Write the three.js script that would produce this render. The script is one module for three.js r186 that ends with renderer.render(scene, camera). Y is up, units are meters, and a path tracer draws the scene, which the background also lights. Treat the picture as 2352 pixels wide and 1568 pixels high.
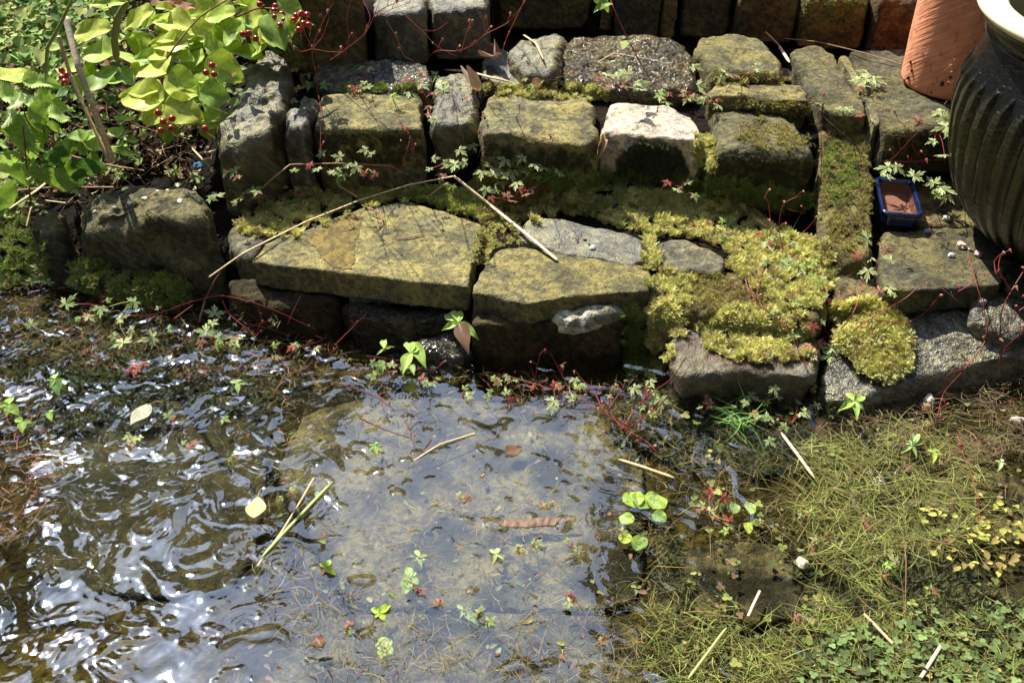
import * as THREE from 'three';
import { MeshBVH } from 'three-mesh-bvh';
import { createNoise3D } from 'simplex-noise';
import { mergeGeometries } from 'three/addons/utils/BufferGeometryUtils.js';

// ---------- camera, sky, sun, exposure ----------
const scene = new THREE.Scene();
const camera = new THREE.PerspectiveCamera(38, 1.5, 0.05, 400);
const PITCH = 37 * Math.PI / 180;
camera.position.set(0, 0.05 + 1.8 * Math.sin(PITCH), 1.8 * Math.cos(PITCH));
camera.lookAt(0, 0.05, 0);
camera.updateMatrixWorld(true);
const renderer = new THREE.WebGLRenderer({ antialias: true });
renderer.toneMapping = THREE.LinearToneMapping;
renderer.toneMappingExposure = 2.0;
renderer.shadowMap.enabled = true;

const SUN_AZ = -32 * Math.PI / 180, SUN_EL = 50 * Math.PI / 180;
const sunDir = new THREE.Vector3(Math.sin(SUN_AZ) * Math.cos(SUN_EL), Math.sin(SUN_EL), -Math.cos(SUN_AZ) * Math.cos(SUN_EL));
const sun = new THREE.DirectionalLight(new THREE.Color(1, 0.94, 0.81), 5.0);
sun.position.copy(sunDir).multiplyScalar(8);
sun.castShadow = true;
sun.shadow.mapSize.set(4096, 4096);
Object.assign(sun.shadow.camera, { left: -3, right: 3, top: 3, bottom: -3, near: 0.5, far: 20 });
scene.add(sun);

// ---------- random numbers and noise ----------
function rng(seed) {
  let s = seed >>> 0;
  return () => { s = (s + 0x6d2b79f5) | 0; let t = Math.imul(s ^ (s >>> 15), 1 | s); t = (t + Math.imul(t ^ (t >>> 7), 61 | t)) ^ t; return ((t ^ (t >>> 14)) >>> 0) / 4294967296; };
}
function hash3(x, y, z) {
  let h = Math.imul(x, 374761393) ^ Math.imul(y, 668265263) ^ Math.imul(z, 2147483647 - 1274126177);
  h = Math.imul(h ^ (h >>> 13), 1274126177); h ^= h >>> 16;
  return (h >>> 0) / 4294967296;
}
const fade = (t) => t * t * t * (t * (t * 6 - 15) + 10), mix = (a, b, t) => a + (b - a) * t;
const clamp = (x, a = 0, b = 1) => Math.min(b, Math.max(a, x));
const sstep = (a, b, x) => { const t = clamp((x - a) / (b - a)); return t * t * (3 - 2 * t); };
const simplex = createNoise3D(rng(42));
function noise(x, y, z, per = 0) {                     // -1..1; per > 0 makes x and y periodic
  if (!per) return simplex(x * 0.62, y * 0.62, z * 0.62);
  const ix = Math.floor(x), iy = Math.floor(y), iz = Math.floor(z), u = fade(x - ix), v = fade(y - iy), w = fade(z - iz);
  const m = per ? (n) => ((n % per) + per) % per : (n) => n, x0 = m(ix), x1 = m(ix + 1), y0 = m(iy), y1 = m(iy + 1);
  const a = mix(mix(hash3(x0, y0, iz), hash3(x1, y0, iz), u), mix(hash3(x0, y1, iz), hash3(x1, y1, iz), u), v);
  const b = mix(mix(hash3(x0, y0, iz + 1), hash3(x1, y0, iz + 1), u), mix(hash3(x0, y1, iz + 1), hash3(x1, y1, iz + 1), u), v);
  return mix(a, b, w) * 2 - 1;
}
function fbm(x, y, z, n = 4, per = 0) {
  let s = 0, a = 0.5;
  for (let i = 0; i < n; i++) { s += a * noise(x, y, z + i * 7.3, per); x *= 2; y *= 2; z *= 2; per *= 2; a *= 0.5; }
  return s;
}

// ---------- sky: broken bright cloud with blue between, brightest round the sun ----------
{
  const W = 1024, H = 512, data = new Float32Array(W * H * 4);
  for (let r = 0; r < H; r++) for (let c = 0; c < W; c++) {
    const el = ((r + 0.5) / H - 0.5) * Math.PI, az = ((c + 0.5) / W - 0.5) * 2 * Math.PI;
    const x = Math.cos(az) * Math.cos(el), y = Math.sin(el), z = Math.sin(az) * Math.cos(el);
    const cs = clamp(x * sunDir.x + y * sunDir.y + z * sunDir.z, -1, 1), ang = Math.acos(cs);
    const glow = Math.exp(-ang / 0.05) * 6 + (1 - sstep(0.36, 0.72, ang)) * 1.7;
    const k = 1 / (Math.max(y, 0) + 0.16), n = fbm(x * k * 1.9 + 4.1, z * k * 1.9 + 1.7, 3.1, 6);
    const cl = sstep(-0.02, 0.36, n), body = 0.45 + 0.55 * sstep(-0.3, 0.5, fbm(x * k * 4 + 9, z * k * 4, 8.7, 4) + 0.2);
    const hz = Math.exp(-Math.max(y, 0) * 3.5);
    const blue = [0.11 + 0.2 * hz, 0.2 + 0.22 * hz, 0.43 + 0.17 * hz], white = 0.3 * body;
    const o = (r * W + c) * 4;
    for (let i = 0; i < 3; i++) {
      const clear = blue[i] * 0.6 + glow * [0.66, 0.78, 1.04][i];
      const cloud = white * [0.97, 0.985, 1.02][i] + glow * (0.55 + 0.45 * body) * [0.86, 0.94, 1.08][i];
      data[o + i] = y > -0.02 ? mix(clear, cloud, cl) : 0.08;
    }
    data[o + 3] = 1;
  }
  const t = new THREE.DataTexture(data, W, H, THREE.RGBAFormat, THREE.FloatType);
  t.mapping = THREE.EquirectangularReflectionMapping; t.magFilter = THREE.LinearFilter; t.needsUpdate = true;
  scene.background = t; scene.environment = t;
}

// ---------- planning: photograph pixels (2352 x 1568) to points of the place ----------
const FW = 2352, FH = 1568, FPX = FH / 2 / Math.tan(19 * Math.PI / 180);
const V = (x, y, z) => new THREE.Vector3(x, y, z);
const camR = V(1, 0, 0).applyQuaternion(camera.quaternion), camU = V(0, 1, 0).applyQuaternion(camera.quaternion), camF = V(0, 0, -1).applyQuaternion(camera.quaternion);
const dirOf = (px, py) => camF.clone().addScaledVector(camR, (px - FW / 2) / FPX).addScaledVector(camU, (FH / 2 - py) / FPX).normalize();
function P(px, py, h) { const d = dirOf(px, py), t = (h - camera.position.y) / d.y; return camera.position.clone().addScaledVector(d, t); }
const toPx = (p) => { const q = p.clone().sub(camera.position), w = q.dot(camF); return [FW / 2 + q.dot(camR) / w * FPX, FH / 2 - q.dot(camU) / w * FPX]; };

// ---------- names, tags ----------
const used = new Map();
function numbered(name) { const n = used.get(name) ?? 0; used.set(name, n + 1); return n ? name + '_' + String(n).padStart(3, '0') : name; }
function shadow(o) { o.traverse((m) => { if (m.isMesh) { m.castShadow = true; m.receiveShadow = true; } }); return o; }
function tag(o, label, category, group, kind) {
  if (label) o.userData.label = label;
  if (category) o.userData.category = category;
  if (group) o.userData.group = group;
  if (kind) o.userData.kind = kind;
  return o;
}
function thing(name, label, category, pos = V(0, 0, 0), group) {
  const g = new THREE.Group(); g.name = numbered(name); g.position.copy(pos); scene.add(g);
  return tag(g, label, category, group);
}
function part(name, geo, mat, parent, label) {
  const m = new THREE.Mesh(geo, mat); m.name = name; m.castShadow = m.receiveShadow = true; parent.add(m);
  if (label) m.userData.label = label;
  return m;
}
function solo(name, geo, mat, label, category, pos, group, kind) {
  const m = new THREE.Mesh(geo, mat); m.name = numbered(name); m.castShadow = m.receiveShadow = true; scene.add(m);
  if (pos) m.position.copy(pos);
  return tag(m, label, category, group, kind);
}

// ---------- textures ----------
function tex(n, f, srgb) {
  const d = new Uint8Array(n * n * 4);
  for (let j = 0; j < n; j++) for (let i = 0; i < n; i++) { const c = f(i / n, j / n), o = (j * n + i) * 4; for (let k = 0; k < 3; k++) d[o + k] = clamp(Array.isArray(c) ? c[k] : c) * 255; d[o + 3] = 255; }
  const t = new THREE.DataTexture(d, n, n); t.wrapS = t.wrapT = THREE.RepeatWrapping; t.magFilter = THREE.LinearFilter; t.minFilter = THREE.LinearMipmapLinearFilter; t.generateMipmaps = true;
  if (srgb) t.colorSpace = THREE.SRGBColorSpace;
  t.needsUpdate = true; return t;
}
// stone: mottles of pale lichen film on darker grain; one tile is 0.4 m
const stoneMap = tex(1024, (u, v) => {
  const a = fbm(u * 9, v * 9, 1.5, 5, 9), b = fbm(u * 44, v * 44, 5.5, 4, 44), g = noise(u * 300, v * 300, 9.5, 300), s = noise(u * 110, v * 110, 3.2, 110);
  const lich = sstep(-0.35, 0.4, a + b * 1.5), grain = 1 + 0.14 * g + 0.12 * s + 0.24 * b;
  const pit = 1 - 0.25 * sstep(0.6, 0.85, s);
  return [mix(0.78, 0.95, lich) * grain * pit, mix(0.77, 0.92, lich) * grain * pit, mix(0.76, 0.8, lich) * grain * pit];
}, true);
const stoneBump = tex(1024, (u, v) => 0.5 + 0.2 * fbm(u * 40, v * 40, 2.2, 5, 40) + 0.16 * fbm(u * 130, v * 130, 5.2, 3, 130) + 0.1 * noise(u * 260, v * 260, 4.4, 260) - 0.14 * sstep(0.5, 0.8, noise(u * 90, v * 90, 6.6, 90)), false);
const wetBump = tex(512, (u, v) => 0.5 + 0.42 * fbm(u * 26, v * 26, 12.2, 4, 26) + 0.12 * noise(u * 130, v * 130, 4.4, 130), false);
const rep = (t, s) => { const c = t.clone(); c.repeat.set(s, s); c.needsUpdate = true; return c; };
const stoneMapR = rep(stoneMap, 2.5), stoneBumpR = rep(stoneBump, 2.5), wetBumpR = rep(wetBump, 4);
const M = {};
const mat = (name, o) => { if (o.side === THREE.DoubleSide && o.transmission) o.roughness = 1; const m = new (o.transmission || o.clearcoat || o.sheen || o.specularIntensity !== undefined ? THREE.MeshPhysicalMaterial : THREE.MeshStandardMaterial)(o); m.name = name; return (M[name] = m); };
mat('stone_dry', { color: 0xffffff, vertexColors: true, map: stoneMapR, bumpMap: stoneBumpR, bumpScale: 0.0065, roughness: 0.95, specularIntensity: 0.4 });
mat('stone_damp', { color: 0xffffff, vertexColors: true, map: stoneMapR, bumpMap: stoneBumpR, bumpScale: 0.005, roughness: 0.6 });
mat('stone_wet', { color: 0xffffff, vertexColors: true, map: stoneMapR, bumpMap: wetBumpR, bumpScale: 0.014, roughness: 0.14 });
mat('stone_moist', { color: 0xffffff, vertexColors: true, map: stoneMapR, bumpMap: wetBumpR, bumpScale: 0.008, roughness: 0.34 });

// ---------- stones ----------
const solids = [];                                   // geometries in world axes, for resting things on them
const C3 = (r, g, b) => [r, g, b];
const PAL = {                                        // [main, patch, second patch]
  olive: [C3(0.215, 0.197, 0.108), C3(0.118, 0.113, 0.076), C3(0.19, 0.187, 0.14)],
  khaki: [C3(0.335, 0.3, 0.145), C3(0.19, 0.178, 0.108), C3(0.24, 0.235, 0.17)],
  grey: [C3(0.22, 0.215, 0.175), C3(0.12, 0.115, 0.095), C3(0.28, 0.27, 0.17)],
  slate: [C3(0.19, 0.185, 0.145), C3(0.11, 0.115, 0.1), C3(0.28, 0.26, 0.13)],
  brown: [C3(0.22, 0.17, 0.09), C3(0.12, 0.1, 0.06), C3(0.26, 0.24, 0.13)],
  dark: [C3(0.09, 0.085, 0.06), C3(0.05, 0.048, 0.038), C3(0.13, 0.11, 0.06)],
  undercut: [C3(0.22, 0.2, 0.15), C3(0.15, 0.075, 0.035), C3(0.12, 0.1, 0.07)],
  rust: [C3(0.17, 0.09, 0.045), C3(0.1, 0.06, 0.035), C3(0.2, 0.15, 0.08)],
  white: [C3(0.8, 0.7, 0.64), C3(0.74, 0.63, 0.57), C3(0.7, 0.6, 0.54)],
  chalk: [C3(0.62, 0.61, 0.56), C3(0.2, 0.19, 0.17), C3(0.45, 0.44, 0.38)],
  mossy: [C3(0.2, 0.17, 0.07), C3(0.12, 0.1, 0.05), C3(0.2, 0.19, 0.12)],
};
function resample(pts, n) {
  const q = pts.slice(); q.push(pts[0]);
  const len = [0]; for (let i = 1; i < q.length; i++) len.push(len[i - 1] + Math.hypot(q[i][0] - q[i - 1][0], q[i][1] - q[i - 1][1]));
  const out = []; let k = 1;
  for (let i = 0; i < n; i++) { const s = len.at(-1) * i / n; while (len[k] < s) k++; const t = (s - len[k - 1]) / (len[k] - len[k - 1]); out.push([mix(q[k - 1][0], q[k][0], t), mix(q[k - 1][1], q[k][1], t)]); }
  return out;
}
function chaikin(pts, a = 0.2) { const out = []; for (let i = 0; i < pts.length; i++) { const p = pts[i], q = pts[(i + 1) % pts.length]; out.push([mix(p[0], q[0], a), mix(p[1], q[1], a)], [mix(p[0], q[0], 1 - a), mix(p[1], q[1], 1 - a)]); } return out; }
let stoneSeed = 1;
function stone(o) {
  const { h, base = h - 0.1, slope = [0, 0], r = 0.012, amp = 0.005, taper = 0, pal = 'olive', n = 110, wob = 0.004, round = 0.16, facet = 0.004 } = o;
  const seed = (stoneSeed += 17.31);
  let w = o.world ? o.world.map((p) => [p[0], p[1]]) : null;
  if (!w) {
    let pl = o.pts.map(([x, y]) => P(x, y, o.at ?? h));
    if (slope[0] || slope[1]) for (let it = 0; it < 4; it++) {
      const cx = pl.reduce((s, p) => s + p.x, 0) / pl.length, cz = pl.reduce((s, p) => s + p.z, 0) / pl.length;
      pl = o.pts.map(([x, y], i) => P(x, y, h + slope[0] * (pl[i].x - cx) + slope[1] * (pl[i].z - cz)));
    }
    w = pl.map((p) => [p.x, p.z]);
  }
  const cx = w.reduce((s, p) => s + p[0], 0) / w.length, cz = w.reduce((s, p) => s + p[1], 0) / w.length;
  let ol = resample(chaikin(chaikin(w, round), 0.25), n);
  ol = ol.map(([x, z], i) => { const d = noise(x * 40, z * 40, seed) * wob + noise(x * 13, z * 13, seed + 4) * wob * 1.2; const L = Math.hypot(x - cx, z - cz); return [x + (x - cx) / L * d, z + (z - cz) / L * d]; });
  const top = (x, z) => h + slope[0] * (x - cx) + slope[1] * (z - cz);
  const pos = [], ring = (f) => ol.forEach((p, i) => { const [x, z, y] = f(p, i); pos.push(x - cx, y - base, z - cz); });
  const TOPN = 16, BEV = 6, SIDE = 14;
  for (let k = 1; k <= TOPN; k++) ring(([x, z]) => { const L = Math.hypot(x - cx, z - cz), m = (1 - Math.min(0.9, r / L)) * Math.pow(k / TOPN, 0.85); const X = cx + (x - cx) * m, Z = cz + (z - cz) * m; return [X, Z, top(X, Z)]; });
  for (let k = 1; k <= BEV; k++) ring(([x, z]) => { const a = k / BEV * Math.PI / 2, L = Math.hypot(x - cx, z - cz), m = 1 - Math.min(0.9, r / L) * (1 - Math.sin(a)); const X = cx + (x - cx) * m, Z = cz + (z - cz) * m; return [X, Z, top(X, Z) - r * (1 - Math.cos(a))]; });
  for (let k = 1; k <= SIDE; k++) ring(([x, z]) => { const y0 = top(x, z) - r, y = mix(y0, base, k / SIDE), L = Math.hypot(x - cx, z - cz), m = 1 + taper * (y0 - y) / L; return [cx + (x - cx) * m, cz + (z - cz) * m, y]; });
  const rows = TOPN + BEV + SIDE, idx = [], c0 = pos.length / 3; pos.push(0, top(cx, cz) - base, 0); const c1 = pos.length / 3; pos.push(0, 0, 0);
  for (let i = 0; i < n; i++) {
    const j = (i + 1) % n; idx.push(c0, i, j);
    for (let k = 0; k < rows - 1; k++) { const a = k * n + i, b = k * n + j, c = a + n, d = b + n; idx.push(a, c, b, b, c, d); }
    idx.push(c1, (rows - 1) * n + j, (rows - 1) * n + i);
  }
  const g = new THREE.BufferGeometry(); g.setAttribute('position', new THREE.Float32BufferAttribute(pos, 3)); g.setIndex(idx);
  g.computeVertexNormals();
  let nn = g.attributes.normal; const pa = g.attributes.position;
  let up = 0; for (let i = 0; i < n; i++) up += nn.getY(i);
  if (up < 0) { for (let i = 0; i < idx.length; i += 3) { const t = idx[i]; idx[i] = idx[i + 1]; idx[i + 1] = t; } g.setIndex(idx); g.computeVertexNormals(); nn = g.attributes.normal; }
  const col = [], uv = [], pc = PAL[pal], rot = hash3(stoneSeed | 0, 5, 9) * 6.28, cr = Math.cos(rot), sr = Math.sin(rot), ou = hash3(stoneSeed | 0, 1, 2), ov = hash3(stoneSeed | 0, 3, 4);
  for (let i = 0; i < pa.count; i++) {
    const x = pa.getX(i) + cx, y = pa.getY(i) + base, z = pa.getZ(i) + cz;
    let d = fbm(x * 15, y * 15, z * 15 + seed, 4) * amp * 0.95 + noise(x * 70, y * 70, z * 70 + seed) * amp * 0.22;
    const f = noise(x * 9 + 3, y * 9, z * 9 + seed * 2); d -= Math.max(0, Math.abs(f) - 0.35) * facet * 1.6;
    pa.setXYZ(i, pa.getX(i) + nn.getX(i) * d, pa.getY(i) + nn.getY(i) * d, pa.getZ(i) + nn.getZ(i) * d);
    const m1 = sstep(-0.2, 0.28, fbm(x * 13, y * 13, z * 13 + seed + 40, 5)), m2 = sstep(-0.05, 0.45, fbm(x * 7, y * 7, z * 7 + seed + 90, 4)), v = 1 + 0.2 * fbm(x * 30, y * 30, z * 30 + seed, 3);
    for (let k = 0; k < 3; k++) col.push(mix(mix(pc[0][k], pc[1][k], m1), pc[2][k], m2 * 0.7) * v * (o.tone ?? 1) * 0.92);
    const U = x + 0.35 * y, W = z - 0.94 * y; uv.push(U * cr - W * sr + ou, U * sr + W * cr + ov);
  }
  g.setAttribute('color', new THREE.Float32BufferAttribute(col, 3)); g.setAttribute('uv', new THREE.Float32BufferAttribute(uv, 2));
  g.computeVertexNormals();
  const at = V(cx, base, cz);
  solids.push(g.clone().translate(cx, base, cz));
  return { g, at, m: M[o.mat ?? 'stone_dry'] };
}
function stonePart(parent, o) { const s = stone(o), m = part(o.name ?? 'stone', s.g, s.m, parent, o.label); m.position.copy(s.at).sub(parent.position); return m; }
function stoneThing(o) { const s = stone(o); return solo(o.name, s.g, s.m, o.label, o.category ?? 'stone', s.at, o.group); }
// ---------- the ground: pond bed, ledge core, bank and terrace under the stones, one sheet ----------
const lineZ = (list, h) => { const q = list.map(([x, y]) => P(x, y, h)); return (x) => { if (x <= q[0].x) return q[0].z; for (let i = 1; i < q.length; i++) if (x <= q[i].x) return mix(q[i - 1].z, q[i].z, (x - q[i - 1].x) / (q[i].x - q[i - 1].x)); return q.at(-1).z; }; };
const zLedge = lineZ([[-200, 640], [440, 660], [600, 690], [1080, 730], [1425, 760], [1550, 790], [1880, 810], [2000, 800], [2352, 740], [2700, 720]], 0);
const zSett = lineZ([[-200, 330], [480, 400], [700, 380], [1100, 400], [1600, 430], [1870, 450], [1900, 420], [2010, 350], [2352, 345], [2700, 345]], 0.12);
const zWall = lineZ([[-300, -200], [560, 60], [660, 120], [980, 118], [1130, 95], [1145, 40], [2127, 90], [2352, 115], [2700, 130]], 0.27);
function groundH(x, z) {
  const left = 1 - sstep(-0.78, -0.52, x);
  const bed = -0.036 + 0.016 * sstep(0.2, 0.75, x) + 0.006 * fbm(x * 6, z * 6, 2, 4);
  let y = bed;
  y = mix(y, mix(0.095, 0.045, left), 1 - sstep(zLedge(x) - 0.05 - 0.1 * left, zLedge(x) + 0.01, z));
  const foot = mix(0.16, 0.11, sstep(0.3, 0.5, x));
  y = mix(y, foot, (1 - left) * (1 - sstep(zSett(x) - 0.02, zSett(x) + 0.09, z)));
  y = mix(y, mix(0.215, 0.13, left), 1 - sstep(zSett(x) - 0.07 - 0.25 * left, zSett(x) - 0.03, z));
  y = mix(y, 0.33, 1 - sstep(zWall(x) - 0.06 - 0.2 * left, zWall(x) - 0.02, z));
  return y + 0.006 * fbm(x * 14, z * 14, 5, 4) + left * 0.03 * fbm(x * 9, z * 9, 8, 3) * sstep(-0.2, -0.4, z);
}
const soilBump = rep(tex(512, (u, v) => 0.5 + 0.45 * fbm(u * 20, v * 20, 3.3, 5, 20), false), 5);
const soilMap = rep(tex(512, (u, v) => { const a = 0.72 + 0.5 * fbm(u * 14, v * 14, 8.3, 5, 14) + 0.12 * noise(u * 160, v * 160, 2, 160); return [a, a * 0.97, a * 0.9]; }, true), 4);
mat('soil', { vertexColors: true, map: soilMap, bumpMap: soilBump, bumpScale: 0.012, roughness: 1, specularIntensity: 0.3 });
{
  const X0 = -2.2, X1 = 2.2, Z0 = -2.0, Z1 = 1.4, NX = 440, NZ = 340, pos = [], col = [], uv = [], idx = [];
  for (let j = 0; j <= NZ; j++) for (let i = 0; i <= NX; i++) {
    const x = mix(X0, X1, i / NX), z = mix(Z0, Z1, j / NZ), y = groundH(x, z);
    pos.push(x, y, z); uv.push(x, z);
    const bed = sstep(zLedge(x) - 0.06, zLedge(x) + 0.02, z), m = sstep(-0.2, 0.3, fbm(x * 5, z * 5, 11, 5)), m2 = sstep(-0.1, 0.3, fbm(x * 12, z * 12, 21, 4));
    const a = [mix(0.065, 0.03, m), mix(0.05, 0.025, m), mix(0.008, 0.004, m)], b = [mix(0.007, 0.02, m2), mix(0.005, 0.012, m2), mix(0.003, 0.006, m2)];
    for (let k = 0; k < 3; k++) col.push(mix(b[k], a[k], bed) * 1.2);
  }
  for (let j = 0; j < NZ; j++) for (let i = 0; i < NX; i++) { const a = j * (NX + 1) + i, b = a + 1, c = a + NX + 1, d = c + 1; idx.push(a, c, b, b, c, d); }
  // skirt out to the far distance
  const R = 60, s0 = pos.length / 3;
  const edge = []; for (let i = 0; i <= NX; i++) edge.push(i); for (let j = 1; j <= NZ; j++) edge.push(j * (NX + 1) + NX); for (let i = NX - 1; i >= 0; i--) edge.push(NZ * (NX + 1) + i); for (let j = NZ - 1; j > 0; j--) edge.push(j * (NX + 1));
  edge.forEach((e) => { const x = pos[e * 3], z = pos[e * 3 + 2], f = R / Math.max(Math.abs(x) / 2.2, Math.abs(z + 0.3) / 1.7) / 2; pos.push(x * f, z > 0.2 ? 0.02 : 0.34, (z + 0.3) * f - 0.3); uv.push(x * f, z * f); col.push(0.06, 0.07, 0.02); });
  for (let k = 0; k < edge.length; k++) { const k2 = (k + 1) % edge.length; idx.push(edge[k], edge[k2], s0 + k, edge[k2], s0 + k2, s0 + k); }
  const g = new THREE.BufferGeometry(); g.setAttribute('position', new THREE.Float32BufferAttribute(pos, 3)); g.setAttribute('color', new THREE.Float32BufferAttribute(col, 3)); g.setAttribute('uv', new THREE.Float32BufferAttribute(uv, 2)); g.setIndex(idx); g.computeVertexNormals();
  solo('ground', g, M.soil, null, null, null, null, 'structure');
  solids.push(g.clone());
}

// ---------- stone steps ----------
const wallBack = thing('stone_wall', 'dark upper wall of squared stones behind the wet tread', 'stone wall', P(1500, 60, 0.27));
function wallStone(xl, yl, xr, yr, ht, depth, o) {
  const a = P(xl, yl, 0.265), b = P(xr, yr, 0.265), n = V(b.z - a.z, 0, -(b.x - a.x)).normalize();
  if (n.z > 0) n.negate();
  const c = b.clone().addScaledVector(n, depth), d = a.clone().addScaledVector(n, depth);
  stonePart(wallBack, { world: [[a.x, a.z], [b.x, b.z], [c.x, c.z], [d.x, d.z]], h: ht, base: 0.24, r: 0.02, amp: 0.007, round: 0.1, ...o });
}
wallStone(560, 120, 700, 150, 0.46, 0.22, { pal: 'brown' });
wallStone(705, 150, 850, 140, 0.45, 0.22, { pal: 'brown' });
wallStone(858, 132, 980, 130, 0.372, 0.24, { pal: 'grey', mat: 'stone_damp' });
wallStone(992, 118, 1128, 114, 0.366, 0.26, { pal: 'grey', mat: 'stone_damp', tone: 1.2 });
wallStone(860, 60, 1120, 50, 0.4, 0.2, { pal: 'dark' });
wallStone(1138, 46, 1370, 46, 0.375, 0.24, { pal: 'olive', tone: 0.8 });
wallStone(1376, 52, 1408, 54, 0.40, 0.2, { pal: 'brown' });
wallStone(1412, 66, 1515, 68, 0.375, 0.24, { pal: 'slate', tone: 0.7 });
wallStone(1520, 66, 1556, 66, 0.375, 0.24, { pal: 'mossy' });
wallStone(1562, 64, 1678, 66, 0.375, 0.24, { pal: 'slate', tone: 0.6 });
wallStone(1686, 76, 1828, 80, 0.375, 0.24, { pal: 'brown', tone: 0.9 });
wallStone(1834, 90, 1990, 94, 0.37, 0.24, { pal: 'mossy' });
wallStone(1994, 104, 2128, 110, 0.375, 0.26, { pal: 'rust' });
wallStone(2136, 112, 2290, 118, 0.375, 0.26, { pal: 'brown' });
wallStone(2300, 118, 2520, 128, 0.375, 0.26, { pal: 'brown' });

const tread = thing('stone_step', 'upper stepping tread of wet and mossy stones', 'stone step', P(1500, 160, 0.22));
const T = (pts, h, o) => stonePart(tread, { pts, h, base: 0.16, ...o });
T([[725, 150], [800, 135], [985, 135], [992, 168], [985, 205], [860, 210], [735, 205], [715, 180]], 0.262, { pal: 'slate', mat: 'stone_wet', amp: 0.01, slope: [0.04, -0.12] });
T([[1165, 92], [1230, 72], [1305, 76], [1300, 120], [1275, 165], [1205, 165], [1172, 132]], 0.29, { pal: 'olive', mat: 'stone_damp', r: 0.03, amp: 0.012, facet: 0.01 });
T([[1306, 84], [1420, 70], [1560, 80], [1598, 118], [1604, 190], [1560, 210], [1400, 196], [1292, 176], [1284, 130]], 0.272, { pal: 'brown', mat: 'stone_wet', amp: 0.014, tone: 0.7, r: 0.02, slope: [0, -0.14] });
T([[1110, 110], [1165, 105], [1180, 160], [1240, 175], [1230, 195], [1130, 190], [1100, 160]], 0.25, { pal: 'slate', mat: 'stone_damp', amp: 0.01 });
T([[1606, 82], [1670, 76], [1736, 78], [1772, 102], [1797, 143], [1804, 173], [1722, 168], [1634, 163], [1617, 129], [1596, 108]], 0.29, { pal: 'khaki', r: 0.018, tone: 0.78, amp: 0.006, label: 'sandy brown stone with a lit top at the foot of the upper wall' });
T([[1623, 206], [1647, 185], [1722, 183], [1810, 191], [1851, 197], [1868, 233], [1800, 230], [1695, 222], [1628, 222]], 0.272, { pal: 'khaki', r: 0.012, amp: 0.007, tone: 0.95 });
T([[1814, 112], [1858, 104], [1892, 108], [1919, 126], [1953, 177], [1994, 245], [1990, 264], [1940, 262], [1892, 254], [1868, 224], [1834, 160]], 0.268, { pal: 'olive', tone: 0.9, r: 0.014, amp: 0.006 });
T([[1926, 128], [1944, 122], [1990, 205], [2026, 268], [2026, 286], [2004, 282], [1996, 250], [1958, 180]], 0.262, { pal: 'khaki', r: 0.01 });
T([[1948, 118], [1975, 108], [2090, 108], [2200, 190], [2240, 275], [2200, 290], [2110, 300], [2032, 302], [1996, 212]], 0.266, { pal: 'olive', tone: 0.75, r: 0.014, amp: 0.007 });
T([[2100, 108], [2300, 108], [2420, 200], [2420, 300], [2250, 292], [2205, 190]], 0.262, { pal: 'olive', tone: 0.7 });

const setts = thing('stone_wall', 'lower course of squared olive and white setts above the mossy ledge', 'stone wall', P(1350, 400, 0.12));
const S = (pts, h, o) => stonePart(setts, { name: 'sett', pts, h, base: 0.07, round: 0.1, ...o });
S([[693, 212], [730, 224], [720, 262], [695, 292], [650, 282], [660, 245]], 0.265, { pal: 'grey', mat: 'stone_damp', r: 0.02, amp: 0.014, facet: 0.012, label: 'small dark jagged stone beside the wedge boulder' });
S([[732, 212], [850, 208], [968, 212], [975, 262], [968, 297], [840, 298], [714, 288]], 0.25, { pal: 'khaki', r: 0.014, amp: 0.006, label: 'pale olive sett under the dappled leaf shadow' });
S([[1005, 168], [1085, 160], [1098, 200], [1092, 262], [1078, 284], [992, 280], [993, 220]], 0.25, { pal: 'slate', r: 0.02, amp: 0.012, facet: 0.012, mat: 'stone_damp', label: 'narrow dark grey sett between two olive ones' });
S([[1130, 207], [1250, 210], [1366, 222], [1370, 300], [1356, 335], [1279, 327], [1190, 308], [1100, 303], [1106, 268]], 0.25, { pal: 'khaki', r: 0.014, amp: 0.008, label: 'olive sett to the left of the white one' });
S([[1398, 231], [1493, 229], [1530, 240], [1596, 262], [1610, 322], [1576, 318], [1405, 304], [1376, 302]], 0.245, { pal: 'white', r: 0.012, amp: 0.006, facet: 0.008, label: 'pinkish white sett' });
S([[1627, 250], [1688, 240], [1790, 253], [1834, 280], [1878, 338], [1842, 354], [1756, 345], [1681, 345], [1640, 345]], 0.243, { pal: 'olive', r: 0.03, amp: 0.01, tone: 0.9, label: 'rough mossy topped sett to the right of the white one' });
S([[1888, 268], [1936, 258], [1978, 270], [2002, 318], [2010, 400], [2010, 500], [2002, 592], [1930, 604], [1888, 565], [1884, 450], [1880, 340]], 0.185, { pal: 'mossy', slope: [0, -0.26], r: 0.025, amp: 0.01, base: 0.02, label: 'long moss covered stone sloping down beside the blue pot' });
S([[975, 240], [992, 240], [992, 300], [975, 300]], 0.19, { pal: 'dark' });

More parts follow.
